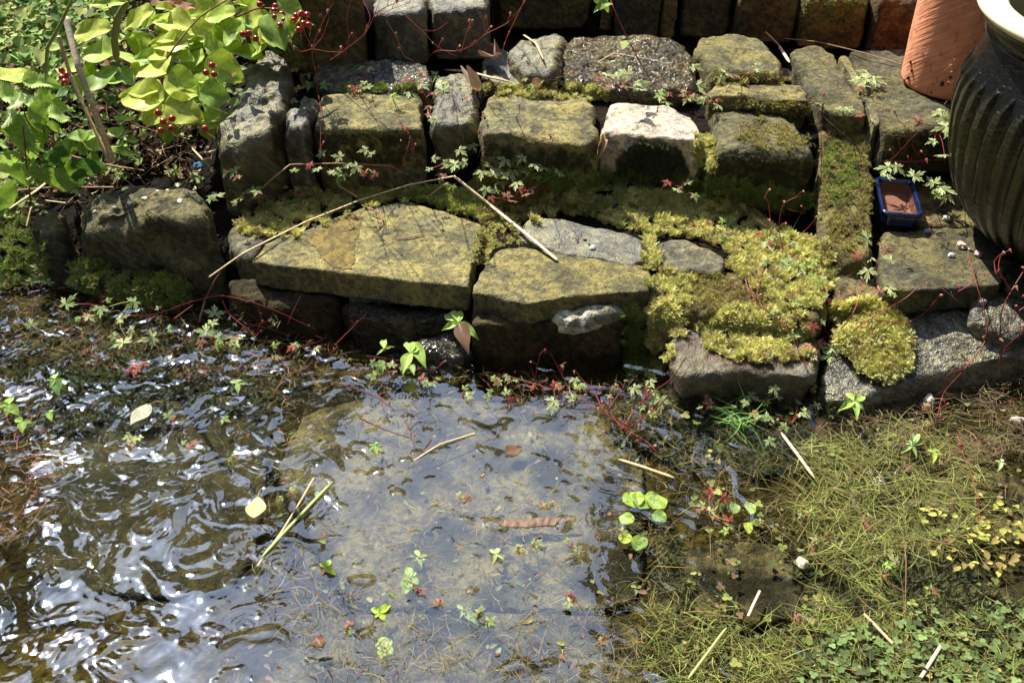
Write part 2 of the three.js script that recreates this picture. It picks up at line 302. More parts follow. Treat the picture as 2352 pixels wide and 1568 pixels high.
const ledge = thing('stone_ledge', 'low ledge of flat slabs on dark stones at the water edge', 'stone ledge', P(1100, 600, 0));
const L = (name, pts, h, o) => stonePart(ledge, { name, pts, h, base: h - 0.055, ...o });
L('slab', [[575, 601], [603, 558], [712, 522], [824, 475], [935, 458], [1010, 480], [1108, 512], [1104, 560], [1085, 605], [1076, 660], [900, 640], [720, 618]], 0.12, { pal: 'khaki', r: 0.006, amp: 0.0028, facet: 0.001, wob: 0.003, round: 0.06, n: 150, tone: 1.0, label: 'largest flat slab, pale olive with a wet patch' });
L('slab', [[1079, 672], [1106, 611], [1147, 568], [1198, 566], [1273, 578], [1375, 594], [1490, 613], [1500, 641], [1490, 667], [1350, 678], [1260, 688], [1218, 698]], 0.118, { pal: 'khaki', r: 0.006, amp: 0.0028, facet: 0.001, wob: 0.003, round: 0.05, n: 150, tone: 0.85, label: 'flat olive slab with a broken corner over the white stone' });
L('slab', [[1185, 546], [1205, 503], [1273, 496], [1324, 508], [1409, 525], [1476, 546], [1480, 590], [1467, 611], [1385, 596], [1273, 578]], 0.122, { pal: 'slate', r: 0.008, amp: 0.004, tone: 1.15, mat: 'stone_damp', label: 'grey slab with a white pebble on it' });
L('slab', [[1504, 568], [1535, 546], [1590, 548], [1672, 590], [1650, 630], [1560, 624], [1510, 614]], 0.116, { pal: 'slate', r: 0.01, amp: 0.004, tone: 1.1, label: 'small grey slab half covered by moss' });
L('stone', [[513, 527], [560, 480], [600, 490], [645, 500], [610, 560], [578, 594], [530, 570]], 0.105, { pal: 'grey', r: 0.02, amp: 0.006, base: 0.0 });
L('stone', [[520, 640], [600, 640], [780, 668], [782, 690], [640, 705], [530, 680]], 0.062, { pal: 'brown', tone: 0.34, base: -0.05, r: 0.015, amp: 0.008, taper: 0.15 });  // wet brown, tone lowered further to paint in deep shade below the slabs
L('stone', [[785, 690], [930, 690], [1080, 700], [1082, 728], [930, 736], [800, 724]], 0.05, { pal: 'brown', base: -0.05, r: 0.015, amp: 0.01, mat: 'stone_wet', tone: 0.4 });  // colour also darkened to stand in for shade under the slab edge
L('stone', [[800, 662], [900, 672], [905, 688], [810, 682]], 0.066, { pal: 'slate', base: 0.03, r: 0.006 });
L('stone', [[940, 775], [1010, 758], [1085, 760], [1090, 800], [1020, 815], [950, 805]], 0.03, { pal: 'dark', base: -0.05, r: 0.03, amp: 0.008, mat: 'stone_wet' });
L('stone', [[1086, 745], [1240, 750], [1424, 742], [1428, 690], [1086, 690]], 0.074, { pal: 'brown', tone: 0.45, base: -0.05, r: 0.012, amp: 0.006, round: 0.06, label: 'dark square block under the broken slab' });  // brown toned down for the shade beneath the broken slab
L('stone', [[1262, 712], [1300, 690], [1345, 676], [1405, 682], [1428, 704], [1405, 722], [1340, 731], [1284, 724]], 0.092, { pal: 'chalk', tone: 1.35, base: 0.06, r: 0.022, amp: 0.012, facet: 0.01, wob: 0.007, label: 'round white stone under the broken slab' });
L('stone', [[1435, 690], [1520, 690], [1530, 725], [1440, 728]], 0.06, { pal: 'dark', base: -0.05, r: 0.01 });
L('stone', [[1504, 626], [1660, 600], [1905, 640], [1895, 750], [1700, 724], [1565, 716], [1500, 700]], 0.1, { pal: 'mossy', base: 0, r: 0.02, amp: 0.01 });
L('stone', [[1535, 800], [1560, 716], [1700, 720], [1880, 762], [1888, 848], [1850, 864], [1700, 852], [1560, 866]], 0.066, { pal: 'undercut', base: -0.05, r: 0.016, amp: 0.008, tone: 0.9, mat: 'stone_damp', taper: -0.25, label: 'mossy front stone with a rusty dark underside' });

const paving = thing('stone_paving', 'grey and brown paving stones below the ribbed pot', 'paving', P(2150, 600, 0.05));
const G = (pts, h, o) => stonePart(paving, { pts, h, base: 0.0, ...o });
G([[2012, 372], [2180, 368], [2300, 400], [2320, 515], [2030, 522], [2014, 440]], 0.128, { pal: 'brown', amp: 0.006, tone: 0.95 });
G([[2026, 528], [2200, 520], [2320, 520], [2330, 600], [2300, 655], [2100, 668], [2032, 658], [2022, 600]], 0.13, { pal: 'olive', tone: 0.8, amp: 0.005, base: 0.08, r: 0.008, round: 0.06, label: 'flat olive slab carrying pebbles in front of the pots' });
G([[1898, 610], [2016, 606], [2024, 640], [2020, 690], [1990, 702], [1925, 692]], 0.1, { pal: 'brown', amp: 0.008 });
G([[1900, 912], [1890, 870], [1905, 800], [1990, 706], [2190, 690], [2352, 700], [2430, 730], [2390, 800], [2190, 856], [2080, 886], [1960, 922]], 0.052, { pal: 'grey', slope: [0, -0.22], r: 0.016, amp: 0.007, base: -0.06, mat: 'stone_moist', tone: 1.1, n: 140, round: 0.08, label: 'large wet grey slab sloping down to the grass' });
G([[2235, 682], [2290, 658], [2390, 652], [2420, 740], [2340, 776], [2260, 748], [2222, 715]], 0.096, { pal: 'grey', r: 0.014, amp: 0.006, mat: 'stone_moist', slope: [0, -0.1] });
G([[2300, 520], [2500, 520], [2560, 640], [2400, 690], [2310, 660]], 0.12, { pal: 'brown', tone: 0.7 });
G([[2300, 390], [2600, 370], [2600, 520], [2325, 515]], 0.12, { pal: 'brown', tone: 0.8 });

// boulders: each a thing of its own
stoneThing({ name: 'boulder', label: 'wedge shaped boulder at the left end of the setts, dappled by leaf shade', category: 'boulder', pts: [[575, 150], [610, 105], [668, 110], [668, 200], [642, 240], [628, 288], [598, 316], [514, 332], [486, 294], [525, 242]], h: 0.285, slope: [0.05, -0.24], base: 0.04, r: 0.028, amp: 0.014, facet: 0.014, pal: 'olive', mat: 'stone_damp', taper: 0.05, group: undefined });
stoneThing({ name: 'boulder', label: 'big brown boulder with pale lichen spots at the pond edge', category: 'boulder', pts: [[158, 470], [200, 446], [270, 434], [345, 408], [430, 400], [478, 440], [484, 500], [420, 520], [330, 500], [255, 505], [185, 515]], h: 0.165, slope: [0.14, -0.1], base: -0.02, r: 0.05, amp: 0.016, facet: 0.02, pal: 'olive', taper: 0.02, n: 140 });
stoneThing({ name: 'boulder', label: 'small dark boulder left of the big brown one', category: 'boulder', pts: [[62, 490], [90, 472], [140, 474], [152, 505], [120, 530], [72, 525]], h: 0.12, base: -0.02, r: 0.03, amp: 0.01, pal: 'dark', tone: 1.5, taper: 0.1 });
stoneThing({ name: 'stone', label: 'low dark stone beneath the big brown boulder', pts: [[150, 612], [300, 620], [470, 640], [475, 665], [300, 662], [150, 640]], h: 0.03, base: -0.04, r: 0.02, amp: 0.01, pal: 'dark' });

// sunken paving slabs under the water
const sunk = thing('sunken_paving', 'algae covered paving slabs under the shallow water', 'paving', P(1200, 1200, -0.05));
const U = (pts, h, o) => stonePart(sunk, { name: 'slab', pts, h, base: -0.07, r: 0.008, amp: 0.004, pal: 'algae', ...o });
PAL.algae = [C3(0.19, 0.16, 0.075), C3(0.03, 0.026, 0.009), C3(0.15, 0.135, 0.085)];
PAL.murk = [C3(0.06, 0.05, 0.016), C3(0.03, 0.028, 0.01), C3(0.08, 0.07, 0.03)];
U([[690, 930], [1000, 900], [1470, 960], [1482, 1200], [1480, 1398], [1180, 1402], [800, 1392], [610, 1200]], -0.019);
U([[560, 1420], [1000, 1400], [1476, 1410], [1484, 1640], [980, 1660], [520, 1640]], -0.022, { tone: 0.85 });
U([[100, 960], [560, 900], [640, 950], [590, 1240], [520, 1380], [60, 1360]], -0.026, { pal: 'murk' });
U([[1545, 1245], [1830, 1240], [1850, 1420], [1560, 1440]], -0.016, { pal: 'algae', tone: 0.8 });
U([[2140, 1080], [2340, 1070], [2420, 1230], [2180, 1250]], -0.01, { pal: 'algae' });
U([[2060, 1290], [2420, 1280], [2440, 1440], [2080, 1430]], -0.012, { pal: 'murk' });
// ---------- water: one rippled sheet ----------
const rings = [[60, 1330, 70, 0.9], [20, 1500, 90, 0.9], [270, 945, 42, 0.7], [560, 1440, 55, 0.6], [370, 1220, 40, 0.5], [760, 1195, 60, 0.35], [1050, 1210, 50, 0.3], [640, 1300, 60, 0.4], [840, 1290, 70, 0.35]].map(([x, y, r, a]) => { const p = P(x, y, 0), q = P(x + r, y, 0); return [p.x, p.z, q.x - p.x, a]; });
function waveH(x, z) {
  const rough = mix(1, 0.06, sstep(-0.7, -0.1, x + 0.3 * z));
  // ripples travel from the inlet at the left, stretched along one direction
  const u = x * 0.82 + z * 0.57, v = -x * 0.57 + z * 0.82, wx = fbm(x * 7, z * 7, 1, 3) * 0.05, wz = fbm(x * 7 + 9, z * 7, 4, 3) * 0.05;
  let y = 0.0098 * fbm((u + wx) * 8, (v + wz) * 14, 2.5, 2) + 0.0018 * fbm((u + wx * 2) * 28, (v + wz * 2) * 50, 6.5, 2) + 0.0003 * noise((u + wx) * 120, (v + wz) * 150, 3);
  y *= rough;
  y += 0.0010 * fbm(x * 4, z * 5, 12.5, 2);
  // small sporadic swells where weed and stones come close under the surface
  const a = x * 0.94 + z * 0.34, b = -x * 0.34 + z * 0.94;
  y += 0.0032 * sstep(0.5, 0.95, noise((a + 2 * wx) * 10, (b + 2 * wz) * 22, 21.5) + 0.3 * noise(a * 40, b * 60, 5)) * (1 - 0.6 * sstep(0.25, 0.5, x)) + 0.0009 * sstep(0.6, 0.9, noise(a * 26, b * 48, 31.5));
  for (const [cx, cz, R, a] of rings) { const d = Math.hypot(x - cx, z - cz); if (d < R * 2) y += a * 0.0007 * Math.sin(d / R * 24) * Math.exp(-d / R * 1.7) * sstep(2, 1.2, d / R); }
  return y;
}
const water = (() => {
  const X0 = -1.5, X1 = 1.5, Z0 = -0.42, Z1 = 1.2, NX = 860, NZ = 470, W = NX + 1, pos = new Float32Array(W * (NZ + 1) * 3), nor = new Float32Array(pos.length), uv = new Float32Array(W * (NZ + 1) * 2), hs = new Float32Array(W * (NZ + 1)), idx = new Uint32Array(NX * NZ * 6);
  const dx = (X1 - X0) / NX, dz = (Z1 - Z0) / NZ;
  for (let j = 0, i0 = 0; j <= NZ; j++) for (let i = 0; i <= NX; i++, i0++) { const x = X0 + i * dx, z = Z0 + j * dz, y = waveH(x, z); hs[i0] = y; pos.set([x, y, z], i0 * 3); uv.set([x, z], i0 * 2); }
  for (let j = 0, i0 = 0; j <= NZ; j++) for (let i = 0; i <= NX; i++, i0++) {
    const a = hs[j * W + Math.max(0, i - 1)], b = hs[j * W + Math.min(NX, i + 1)], c = hs[Math.max(0, j - 1) * W + i], d = hs[Math.min(NZ, j + 1) * W + i];
    const nx = -(b - a) / (2 * dx), nz = -(d - c) / (2 * dz), l = Math.hypot(nx, 1, nz); nor.set([nx / l, 1 / l, nz / l], i0 * 3);
  }
  for (let j = 0, k = 0; j < NZ; j++) for (let i = 0; i < NX; i++) { const a = j * W + i; idx.set([a, a + W, a + 1, a + 1, a + W, a + W + 1], k); k += 6; }
  const g = new THREE.BufferGeometry(); g.setAttribute('position', new THREE.BufferAttribute(pos, 3)); g.setAttribute('normal', new THREE.BufferAttribute(nor, 3)); g.setAttribute('uv', new THREE.BufferAttribute(uv, 2)); g.setIndex(new THREE.BufferAttribute(idx, 1));
  mat('water', { color: new THREE.Color(0.93, 0.95, 0.93), transmission: 1, thickness: 0, roughness: 0.012, ior: 1.6 });
  const m = solo('water', g, M.water, null, null, null, null, 'structure'); m.castShadow = false; return m;
})();
// ---------- pots ----------
function lathe(prof, n = 96, f) {                      // prof: [r, y]; f(angle, y, k) adds to the radius
  const pos = [], idx = [], uv = []; let s = 0;
  prof.forEach(([r, y], k) => { if (k) s += Math.hypot(r - prof[k - 1][0], y - prof[k - 1][1]); for (let i = 0; i <= n; i++) { const a = i / n * 2 * Math.PI, R = r + (f ? f(a, y, k) : 0); pos.push(Math.cos(a) * R, y, Math.sin(a) * R); uv.push(a * 0.2, s); } });
  for (let k = 0; k < prof.length - 1; k++) for (let i = 0; i < n; i++) { const a = k * (n + 1) + i, b = a + 1, c = a + n + 1, d = c + 1; idx.push(a, c, b, b, c, d); }
  const g = new THREE.BufferGeometry(); g.setAttribute('position', new THREE.Float32BufferAttribute(pos, 3)); g.setAttribute('uv', new THREE.Float32BufferAttribute(uv, 2)); g.setIndex(idx); g.computeVertexNormals(); return g;
}
const smoothProf = (pts, n) => new THREE.SplineCurve(pts.map(([a, b]) => new THREE.Vector2(a, b))).getPoints(n).map((p) => [p.x, p.y]);
{ // terracotta pipe
  const clayMap = rep(tex(512, (u, v) => { const a = fbm(u * 8, v * 14 + u * 3, 2.2, 5, 0), st = fbm(u * 3 + v * 2, v * 60 + u * 22, 7.7, 3), d = sstep(0.52, 0.62, noise(u * 26, v * 26, 3.3, 26)); const k = 0.95 + 0.12 * a + 0.09 * st; return [k * 0.95 - d * 0.1, k * 0.92 - d * 0.12, k * 0.9 - d * 0.12]; }, true), 3);
  const clayBump = rep(tex(512, (u, v) => 0.5 + 0.5 * fbm(u * 4 + v * 3, v * 46 + u * 18, 7.7, 4) + 0.15 * fbm(u * 30, v * 30, 1.1, 3, 30), false), 3);
  mat('terracotta', { color: new THREE.Color(0.98, 0.42, 0.24), map: clayMap, bumpMap: clayBump, bumpScale: 0.0013, roughness: 0.8 });
  const c = P(2192, 194, 0.266), t = thing('terracotta_pipe', 'orange terracotta pipe with combed smears standing behind the ribbed pot', 'clay pipe', c);
  part('pipe_body', lathe([[0.0, 0.002], [0.1, 0.002], [0.112, 0.006], [0.115, 0.014], [0.117, 0.1], [0.118, 0.25], [0.119, 0.45], [0.12, 0.52]], 96, (a, y) => 0.0012 * fbm(Math.cos(a) * 4, y * 30, Math.sin(a) * 4, 3)), M.terracotta, t);
  part('pipe_rim', lathe([[0.12, 0.52], [0.121, 0.527], [0.114, 0.53], [0.1, 0.527], [0.098, 0.4], [0.098, 0.1], [0, 0.1]], 96), M.terracotta, t);
  // flecks of dried earth splashed up near its foot
  const R = rng(77), gs = [];
  for (let i = 0; i < 24; i++) { const a = 0.9 + R() * 2.2, y = 0.012 + R() * R() * 0.11, s = 0.0016 + R() * R() * 0.005, g = new THREE.IcosahedronGeometry(s, 1); g.scale(1, 1.3, 1); g.translate(Math.cos(a) * 0.1165, y, Math.sin(a) * 0.1165); gs.push(g); }
  mat('earth_fleck', { color: new THREE.Color(0.05, 0.025, 0.018), roughness: 0.9 });
  part('earth_flecks', mergeGeometries(gs), M.earth_fleck, t).userData.kind = 'stuff';
}
{ // big dark ribbed pot with a cream rim
  const glazeBump = rep(tex(512, (u, v) => 0.5 + 0.4 * fbm(u * 10, v * 30, 3.9, 4, 0) + 0.1 * noise(u * 90, v * 90, 2, 90), false), 3);
  const N = 560, R = rng(5);
  mat('dark_glaze', { vertexColors: true, bumpMap: glazeBump, bumpScale: 0.004, roughness: 0.3, clearcoat: 0.4, clearcoatRoughness: 0.2 });
  mat('cream_glaze', { color: new THREE.Color(0.86, 0.77, 0.56), roughness: 0.35 });
  mat('pot_inside', { color: new THREE.Color(0.22, 0.2, 0.12), bumpMap: glazeBump, bumpScale: 0.004, roughness: 0.5 });
  const c = P(2484, 556, 0.13), t = thing('ribbed_pot', 'big dark glazed pot with curved ribs and a cream rim', 'plant pot', c);
  const prof = smoothProf([[0.15, 0], [0.175, 0.006], [0.225, 0.055], [0.258, 0.105], [0.276, 0.155], [0.289, 0.22], [0.293, 0.265], [0.289, 0.315], [0.279, 0.355], [0.272, 0.386]], 120);
  const ribs = 46, rib = (a, y) => { const k = sstep(0.012, 0.04, y) * (1 - sstep(0.3, 0.335, y + 0.01 * Math.cos(a * ribs))); const q = ((a * ribs / 2 / Math.PI + y * 2.2) % 1 + 1) % 1, d = Math.abs(q - 0.5) * 2; return 0.0075 * k * (1 - sstep(0.42, 0.72, d)) - 0.001; };
  const g = lathe(prof, N, (a, y) => rib(a, y)), pa = g.attributes.position, col = [];
  for (let i = 0; i < pa.count; i++) { const x = pa.getX(i), y = pa.getY(i), z = pa.getZ(i), r = rib((Math.atan2(z, x) + 2 * Math.PI) % (2 * Math.PI), y), k = sstep(0.0, 0.0062, r + 0.0012 * noise(x * 90, y * 30, z * 90)), w = 0.75 + 0.5 * fbm(x * 22, y * 22, z * 22, 3); for (const [a, b] of [[0.005, 0.025], [0.0055, 0.026], [0.005, 0.014]]) col.push(mix(a, b, k) * w); }
  g.setAttribute('color', new THREE.Float32BufferAttribute(col, 3));
  part('pot_body', g, M.dark_glaze, t);
  const flat = (geo, rgb) => { const n = geo.attributes.position.count, cc = []; for (let i = 0; i < n; i++) { const w = 0.8 + 0.4 * fbm(geo.attributes.position.getX(i) * 30, geo.attributes.position.getY(i) * 30, geo.attributes.position.getZ(i) * 30, 3); cc.push(rgb[0] * w, rgb[1] * w, rgb[2] * w); } return geo.setAttribute('color', new THREE.Float32BufferAttribute(cc, 3)); };
  part('pot_neck', flat(lathe(smoothProf([[0.272, 0.386], [0.279, 0.39], [0.275, 0.396], [0.277, 0.405], [0.288, 0.416], [0.297, 0.422], [0.3, 0.43]], 40), 200), [0.05, 0.042, 0.016]), M.dark_glaze, t);
  part('pot_rim', lathe(smoothProf([[0.3, 0.43], [0.305, 0.437], [0.302, 0.445], [0.285, 0.45], [0.262, 0.447], [0.252, 0.438]], 30), 200), M.cream_glaze, t);
  part('pot_inside', lathe(smoothProf([[0.252, 0.438], [0.248, 0.42], [0.247, 0.37], [0.26, 0.3], [0.27, 0.2], [0.24, 0.1], [0.19, 0.03], [0.0, 0.02]], 40), 160), M.pot_inside, t);
}
{ // small blue pot
  const ring = (w, d, r, y, n = 8) => { const o = []; for (const [sx, sz, a0] of [[1, 1, 0], [-1, 1, 90], [-1, -1, 180], [1, -1, 270]]) for (let i = 0; i <= n; i++) { const a = (a0 + 90 * i / n) * Math.PI / 180; o.push([sx * (w / 2 - r) + Math.cos(a) * r, y, sz * (d / 2 - r) + Math.sin(a) * r]); } return o; };
  const loft = (rings, cap) => { const n = rings[0].length, pos = [], idx = []; rings.forEach((r) => r.forEach((p) => pos.push(...p))); for (let k = 0; k < rings.length - 1; k++) for (let i = 0; i < n; i++) { const j = (i + 1) % n, a = k * n + i, b = k * n + j, c = a + n, d = b + n; idx.push(a, c, b, b, c, d); } if (cap) { const c = pos.length / 3, L = rings.at(-1); pos.push(L.reduce((s, p) => s + p[0], 0) / n, L[0][1], L.reduce((s, p) => s + p[2], 0) / n); for (let i = 0; i < n; i++) idx.push(c, (rings.length - 1) * n + (i + 1) % n, (rings.length - 1) * n + i); } const g = new THREE.BufferGeometry(); g.setAttribute('position', new THREE.Float32BufferAttribute(pos, 3)); g.setIndex(idx); g.computeVertexNormals(); return g; };
  const h = 0.036, yb = 0.131, a = P(2055, 407, yb + h), b = P(2076, 491, yb + h), l = P(2021, 450, yb + h), r = P(2110, 448, yb + h);
  const D = a.distanceTo(b), W = l.distanceTo(r), c = a.clone().add(b).multiplyScalar(0.5); c.y = yb;
  const t = thing('bonsai_pot', 'small empty blue glazed rectangular pot with a drain hole', 'plant pot', c); t.rotation.y = -Math.atan2(-(b.x - a.x), b.z - a.z);
  mat('blue_glaze', { vertexColors: true, roughness: 0.18, clearcoat: 0.6, clearcoatRoughness: 0.1 });
  mat('bare_clay', { color: new THREE.Color(0.32, 0.13, 0.08), map: soilMap, bumpMap: stoneBumpR, bumpScale: 0.002, roughness: 0.75 });
  mat('hole', { color: new THREE.Color(0.012, 0.01, 0.008), roughness: 1 });
  const tint = (g) => { const p = g.attributes.position, cc = []; for (let i = 0; i < p.count; i++) { const k = sstep(0.1, 0.5, fbm(p.getX(i) * 90, p.getY(i) * 90, p.getZ(i) * 90, 3) + 0.1); cc.push(mix(0.006, 0.035, k), mix(0.014, 0.06, k), mix(0.055, 0.17, k)); } return g.setAttribute('color', new THREE.Float32BufferAttribute(cc, 3)); };
  const w2 = W - 0.03, d2 = D - 0.04;
  part('pot_body', tint(loft([ring(W * 0.78, D * 0.84, 0.012, 0), ring(W * 0.84, D * 0.9, 0.012, 0.004), ring(W * 0.9, D * 0.94, 0.013, 0.02), ring(W * 0.9, D * 0.94, 0.013, 0.026)])), M.blue_glaze, t);
  part('pot_rim', tint(loft([ring(W * 0.9, D * 0.94, 0.013, 0.026), ring(W * 0.98, D * 0.99, 0.014, 0.0275), ring(W, D, 0.015, 0.031), ring(W * 0.98, D * 0.99, 0.014, 0.035), ring(W * 0.9, D * 0.94, 0.012, 0.036), ring(W * 0.8, D * 0.88, 0.01, 0.034), ring(W * 0.76, D * 0.86, 0.009, 0.028)])), M.blue_glaze, t);
  part('pot_inside', loft([ring(W * 0.76, D * 0.86, 0.009, 0.028), ring(W * 0.7, D * 0.8, 0.01, 0.01), ring(W * 0.64, D * 0.76, 0.01, 0.007)], true), M.bare_clay, t);
  const hole = part('drain_hole', new THREE.CylinderGeometry(0.0095, 0.009, 0.004, 24), M.hole, t); hole.position.set(-W * 0.08, 0.0068, D * 0.24);
}
// ---------- resting points on the built stones ----------
const bare = solids.map((g) => { const b = new THREE.BufferGeometry(); b.setAttribute('position', g.attributes.position.clone()); b.setIndex(g.index.clone()); return b; });
const collider = new MeshBVH(mergeGeometries(bare));
function castDir(o, d) { const h = collider.raycastFirst(new THREE.Ray(o, d), THREE.DoubleSide); if (!h) return null; const n = h.face.normal.clone(); if (n.dot(d) > 0) n.negate(); return { p: h.point.clone(), n }; }
const cast = (px, py) => castDir(camera.position.clone(), dirOf(px, py));
const surfY = (x, z) => castDir(V(x, 2, z), V(0, -1, 0))?.p.y ?? 0;
const inPoly = (x, y, q) => { let s = false; for (let i = 0, j = q.length - 1; i < q.length; j = i++) if ((q[i][1] > y) !== (q[j][1] > y) && x < (q[j][0] - q[i][0]) * (y - q[i][1]) / (q[j][1] - q[i][1]) + q[i][0]) s = !s; return s; };
const shiftBy = (g, o) => g.translate(-o.x, -o.y, -o.z);
// ---------- moss ----------
function tuftGeo(seed, shoots, len, spread, leafy) {
  const R = rng(seed), pos = [];
  const tri = (a, b, c) => pos.push(a.x, a.y, a.z, b.x, b.y, b.z, c.x, c.y, c.z);
  for (let s = 0; s < shoots; s++) {
    const az = (s + R()) / shoots * 6.283, lean = spread * (0.35 + 0.65 * R()), L = len * (0.65 + 0.6 * R());
    const out = V(Math.cos(az), 0, Math.sin(az)), side = V(-Math.sin(az), 0, Math.cos(az));
    const at = (t) => out.clone().multiplyScalar(L * lean * t * (0.5 + 0.5 * t)).add(V(0, L * t * (1 - 0.35 * lean * t), 0)).addScaledVector(out, 0.06 * len);
    const w = len * 0.07;
    for (let k = 0; k < 3; k++) { const a = at(k / 3), b = at((k + 1) / 3); const w0 = w * (1 - k / 3.4), w1 = w * (1 - (k + 1) / 3.4); tri(a.clone().addScaledVector(side, -w0), a.clone().addScaledVector(side, w0), b.clone().addScaledVector(side, w1)); tri(a.clone().addScaledVector(side, -w0), b.clone().addScaledVector(side, w1), b.clone().addScaledVector(side, -w1)); }
    for (let k = 1; k <= leafy; k++) for (const sg of [-1, 1]) { const t = k / (leafy + 0.6), a = at(t), b = at(Math.max(0, t - 0.14)), l = len * 0.26 * (1.15 - 0.6 * t); const tip = a.clone().addScaledVector(side, sg * l).addScaledVector(out, l * 0.5).add(V(0, l * 0.45, 0)); tri(a, b, tip); }
  }
  const g = new THREE.BufferGeometry(); g.setAttribute('position', new THREE.Float32BufferAttribute(pos, 3)); g.computeVertexNormals(); return g;
}
mat('moss', { color: 0xffffff, roughness: 0.85, side: THREE.DoubleSide, transmission: 0.25, thickness: 0 });
const tufts = [tuftGeo(11, 7, 0.011, 0.9, 4), tuftGeo(12, 8, 0.009, 1.1, 3), tuftGeo(13, 6, 0.013, 0.7, 5)], lowTufts = [tuftGeo(14, 7, 0.0055, 0.9, 2), tuftGeo(15, 6, 0.0065, 1.2, 2), tuftGeo(16, 8, 0.005, 1, 2)];
const MOSSCOL = { gold: [[0.76, 0.72, 0.25], [0.5, 0.5, 0.14], [0.38, 0.28, 0.11]], green: [[0.3, 0.38, 0.055], [0.18, 0.25, 0.04], [0.28, 0.25, 0.06]], dark: [[0.1, 0.11, 0.02], [0.06, 0.075, 0.015], [0.1, 0.07, 0.025]], brown: [[0.4, 0.34, 0.08], [0.24, 0.19, 0.055], [0.5, 0.46, 0.11]], lime: [[0.58, 0.64, 0.14], [0.44, 0.5, 0.1], [0.4, 0.38, 0.09]] };
let mossSeed = 500;
function moss(label, polys, { dens = 0.1, col = 'gold', low = false, lift = 0.007, size = 1, thin = 0.15, dome, patch = 26 } = {}) {
  const R = rng(mossSeed++), pts = [];
  for (const q of polys) {
    const xs = q.map((p) => p[0]), ys = q.map((p) => p[1]), x0 = Math.min(...xs), x1 = Math.max(...xs), y0 = Math.min(...ys), y1 = Math.max(...ys);
    const n = (x1 - x0) * (y1 - y0) * dens;
    for (let i = 0; i < n; i++) {
      const x = x0 + R() * (x1 - x0), y = y0 + R() * (y1 - y0), e = 13 * noise(x / 20, y / 20, 3) + 6 * noise(x / 6, y / 6, 8);
      if (!inPoly(x + e, y + e * 0.7, q) || fbm(x / patch, y / patch, mossSeed, 3) < thin - 0.5) continue;
      const hit = cast(x, y); if (!hit) continue;
      pts.push([hit, x, y]);
    }
  }
  const kinds = low ? lowTufts : tufts, c = V(0, 0, 0); pts.forEach((p) => c.add(p[0].p)); c.divideScalar(Math.max(1, pts.length));
  const g = thing('moss_patch', label, 'moss', c); g.userData.kind = 'stuff';
  const up = V(0, 1, 0), q = new THREE.Quaternion(), m4 = new THREE.Matrix4(), cc = new THREE.Color(), pc = MOSSCOL[col];
  kinds.forEach((geo, k) => {
    const mine = pts.filter((_, i) => i % kinds.length === k); if (!mine.length) return;
    const im = new THREE.InstancedMesh(geo, M.moss, mine.length); im.name = 'moss_shoots'; im.userData.kind = 'stuff';
    mine.forEach(([hit, x, y], i) => {
      let n = hit.n.clone().lerp(up, 0.35), p = hit.p.clone().addScaledVector(n, R() * lift * 0.75 - 0.0025), s = size * 0.88 * (0.6 + 0.7 * R());
      if (dome) { const d = V((x - dome[0]) / dome[2], (y - dome[1]) / dome[3], 0), rr = clamp(1 - d.x * d.x - d.y * d.y); p.y += dome[4] * Math.sqrt(rr); n.add(V(d.x, 0, d.y).multiplyScalar(1.1)); }
      n.add(V(R() - 0.5, R() * 0.3, R() - 0.5).multiplyScalar(0.7)).normalize();
      q.setFromUnitVectors(up, n).multiply(new THREE.Quaternion().setFromAxisAngle(up, R() * 6.28));
      m4.compose(p.sub(c), q, V(s, s * (0.8 + 0.4 * R()), s)); im.setMatrixAt(i, m4);
      const a = clamp(0.5 + 1.3 * fbm(x / 30, y / 30, mossSeed + 3, 3) + (R() - 0.5) * 0.5), b = sstep(0.02, 0.42, fbm(x / 22, y / 22, mossSeed + 9, 3) + (R() - 0.5) * 0.4), v = 0.75 + 0.5 * R();
      im.setColorAt(i, cc.setRGB(...[0, 1, 2].map((j) => mix(mix(pc[0][j], pc[1][j], a), pc[2][j], b * 0.8) * v)));
    });
    g.add(im);
  });
}
moss('golden feather moss spread behind the grey slab', [[[1215, 468], [1330, 440], [1420, 436], [1560, 452], [1700, 470], [1765, 518], [1830, 540], [1905, 560], [1922, 640], [1890, 712], [1800, 716], [1730, 660], [1660, 612], [1700, 600], [1600, 548], [1500, 540], [1420, 526], [1330, 492], [1275, 488], [1225, 515]]], { dens: 0.2, lift: 0.012, thin: 0.3 });
moss('yellow green moss fringe behind the largest slab', [[[540, 522], [600, 470], [700, 430], [850, 436], [940, 425], [1060, 436], [1110, 470], [1108, 512], [1030, 484], [960, 458], [850, 468], [720, 522], [640, 552], [560, 540]]], { dens: 0.15, thin: 0.35 });
moss('tangled moss and debris under the largest herb robert clump', [[[1060, 436], [1100, 395], [1180, 400], [1260, 420], [1250, 470], [1190, 510], [1110, 505]]], { dens: 0.14, col: 'brown', thin: 0.15 });
moss('bright lime moss cushion behind the middle of the largest slab', [[[935, 455], [985, 432], [1060, 436], [1110, 470], [1106, 508], [1040, 490]]], { dens: 0.2, col: 'lime', lift: 0.012 });
moss('moss filling the joint between the two front slabs', [[[1082, 604], [1108, 505], [1195, 510], [1196, 556], [1138, 578], [1106, 610]]], { dens: 0.14, low: true, thin: 0.25 });
moss('moss strip in the joint right of the grey slab', [[[1474, 562], [1508, 540], [1514, 616], [1480, 620]]], { dens: 0.2 });
moss('golden moss hanging over the front stones', [[[1486, 640], [1540, 618], [1600, 640], [1560, 720], [1566, 790], [1530, 830], [1490, 890], [1478, 720], [1500, 690]], [[1600, 750], [1700, 700], [1850, 720], [1880, 790], [1840, 835], [1700, 835], [1620, 800]]], { dens: 0.15, thin: 0.4 });
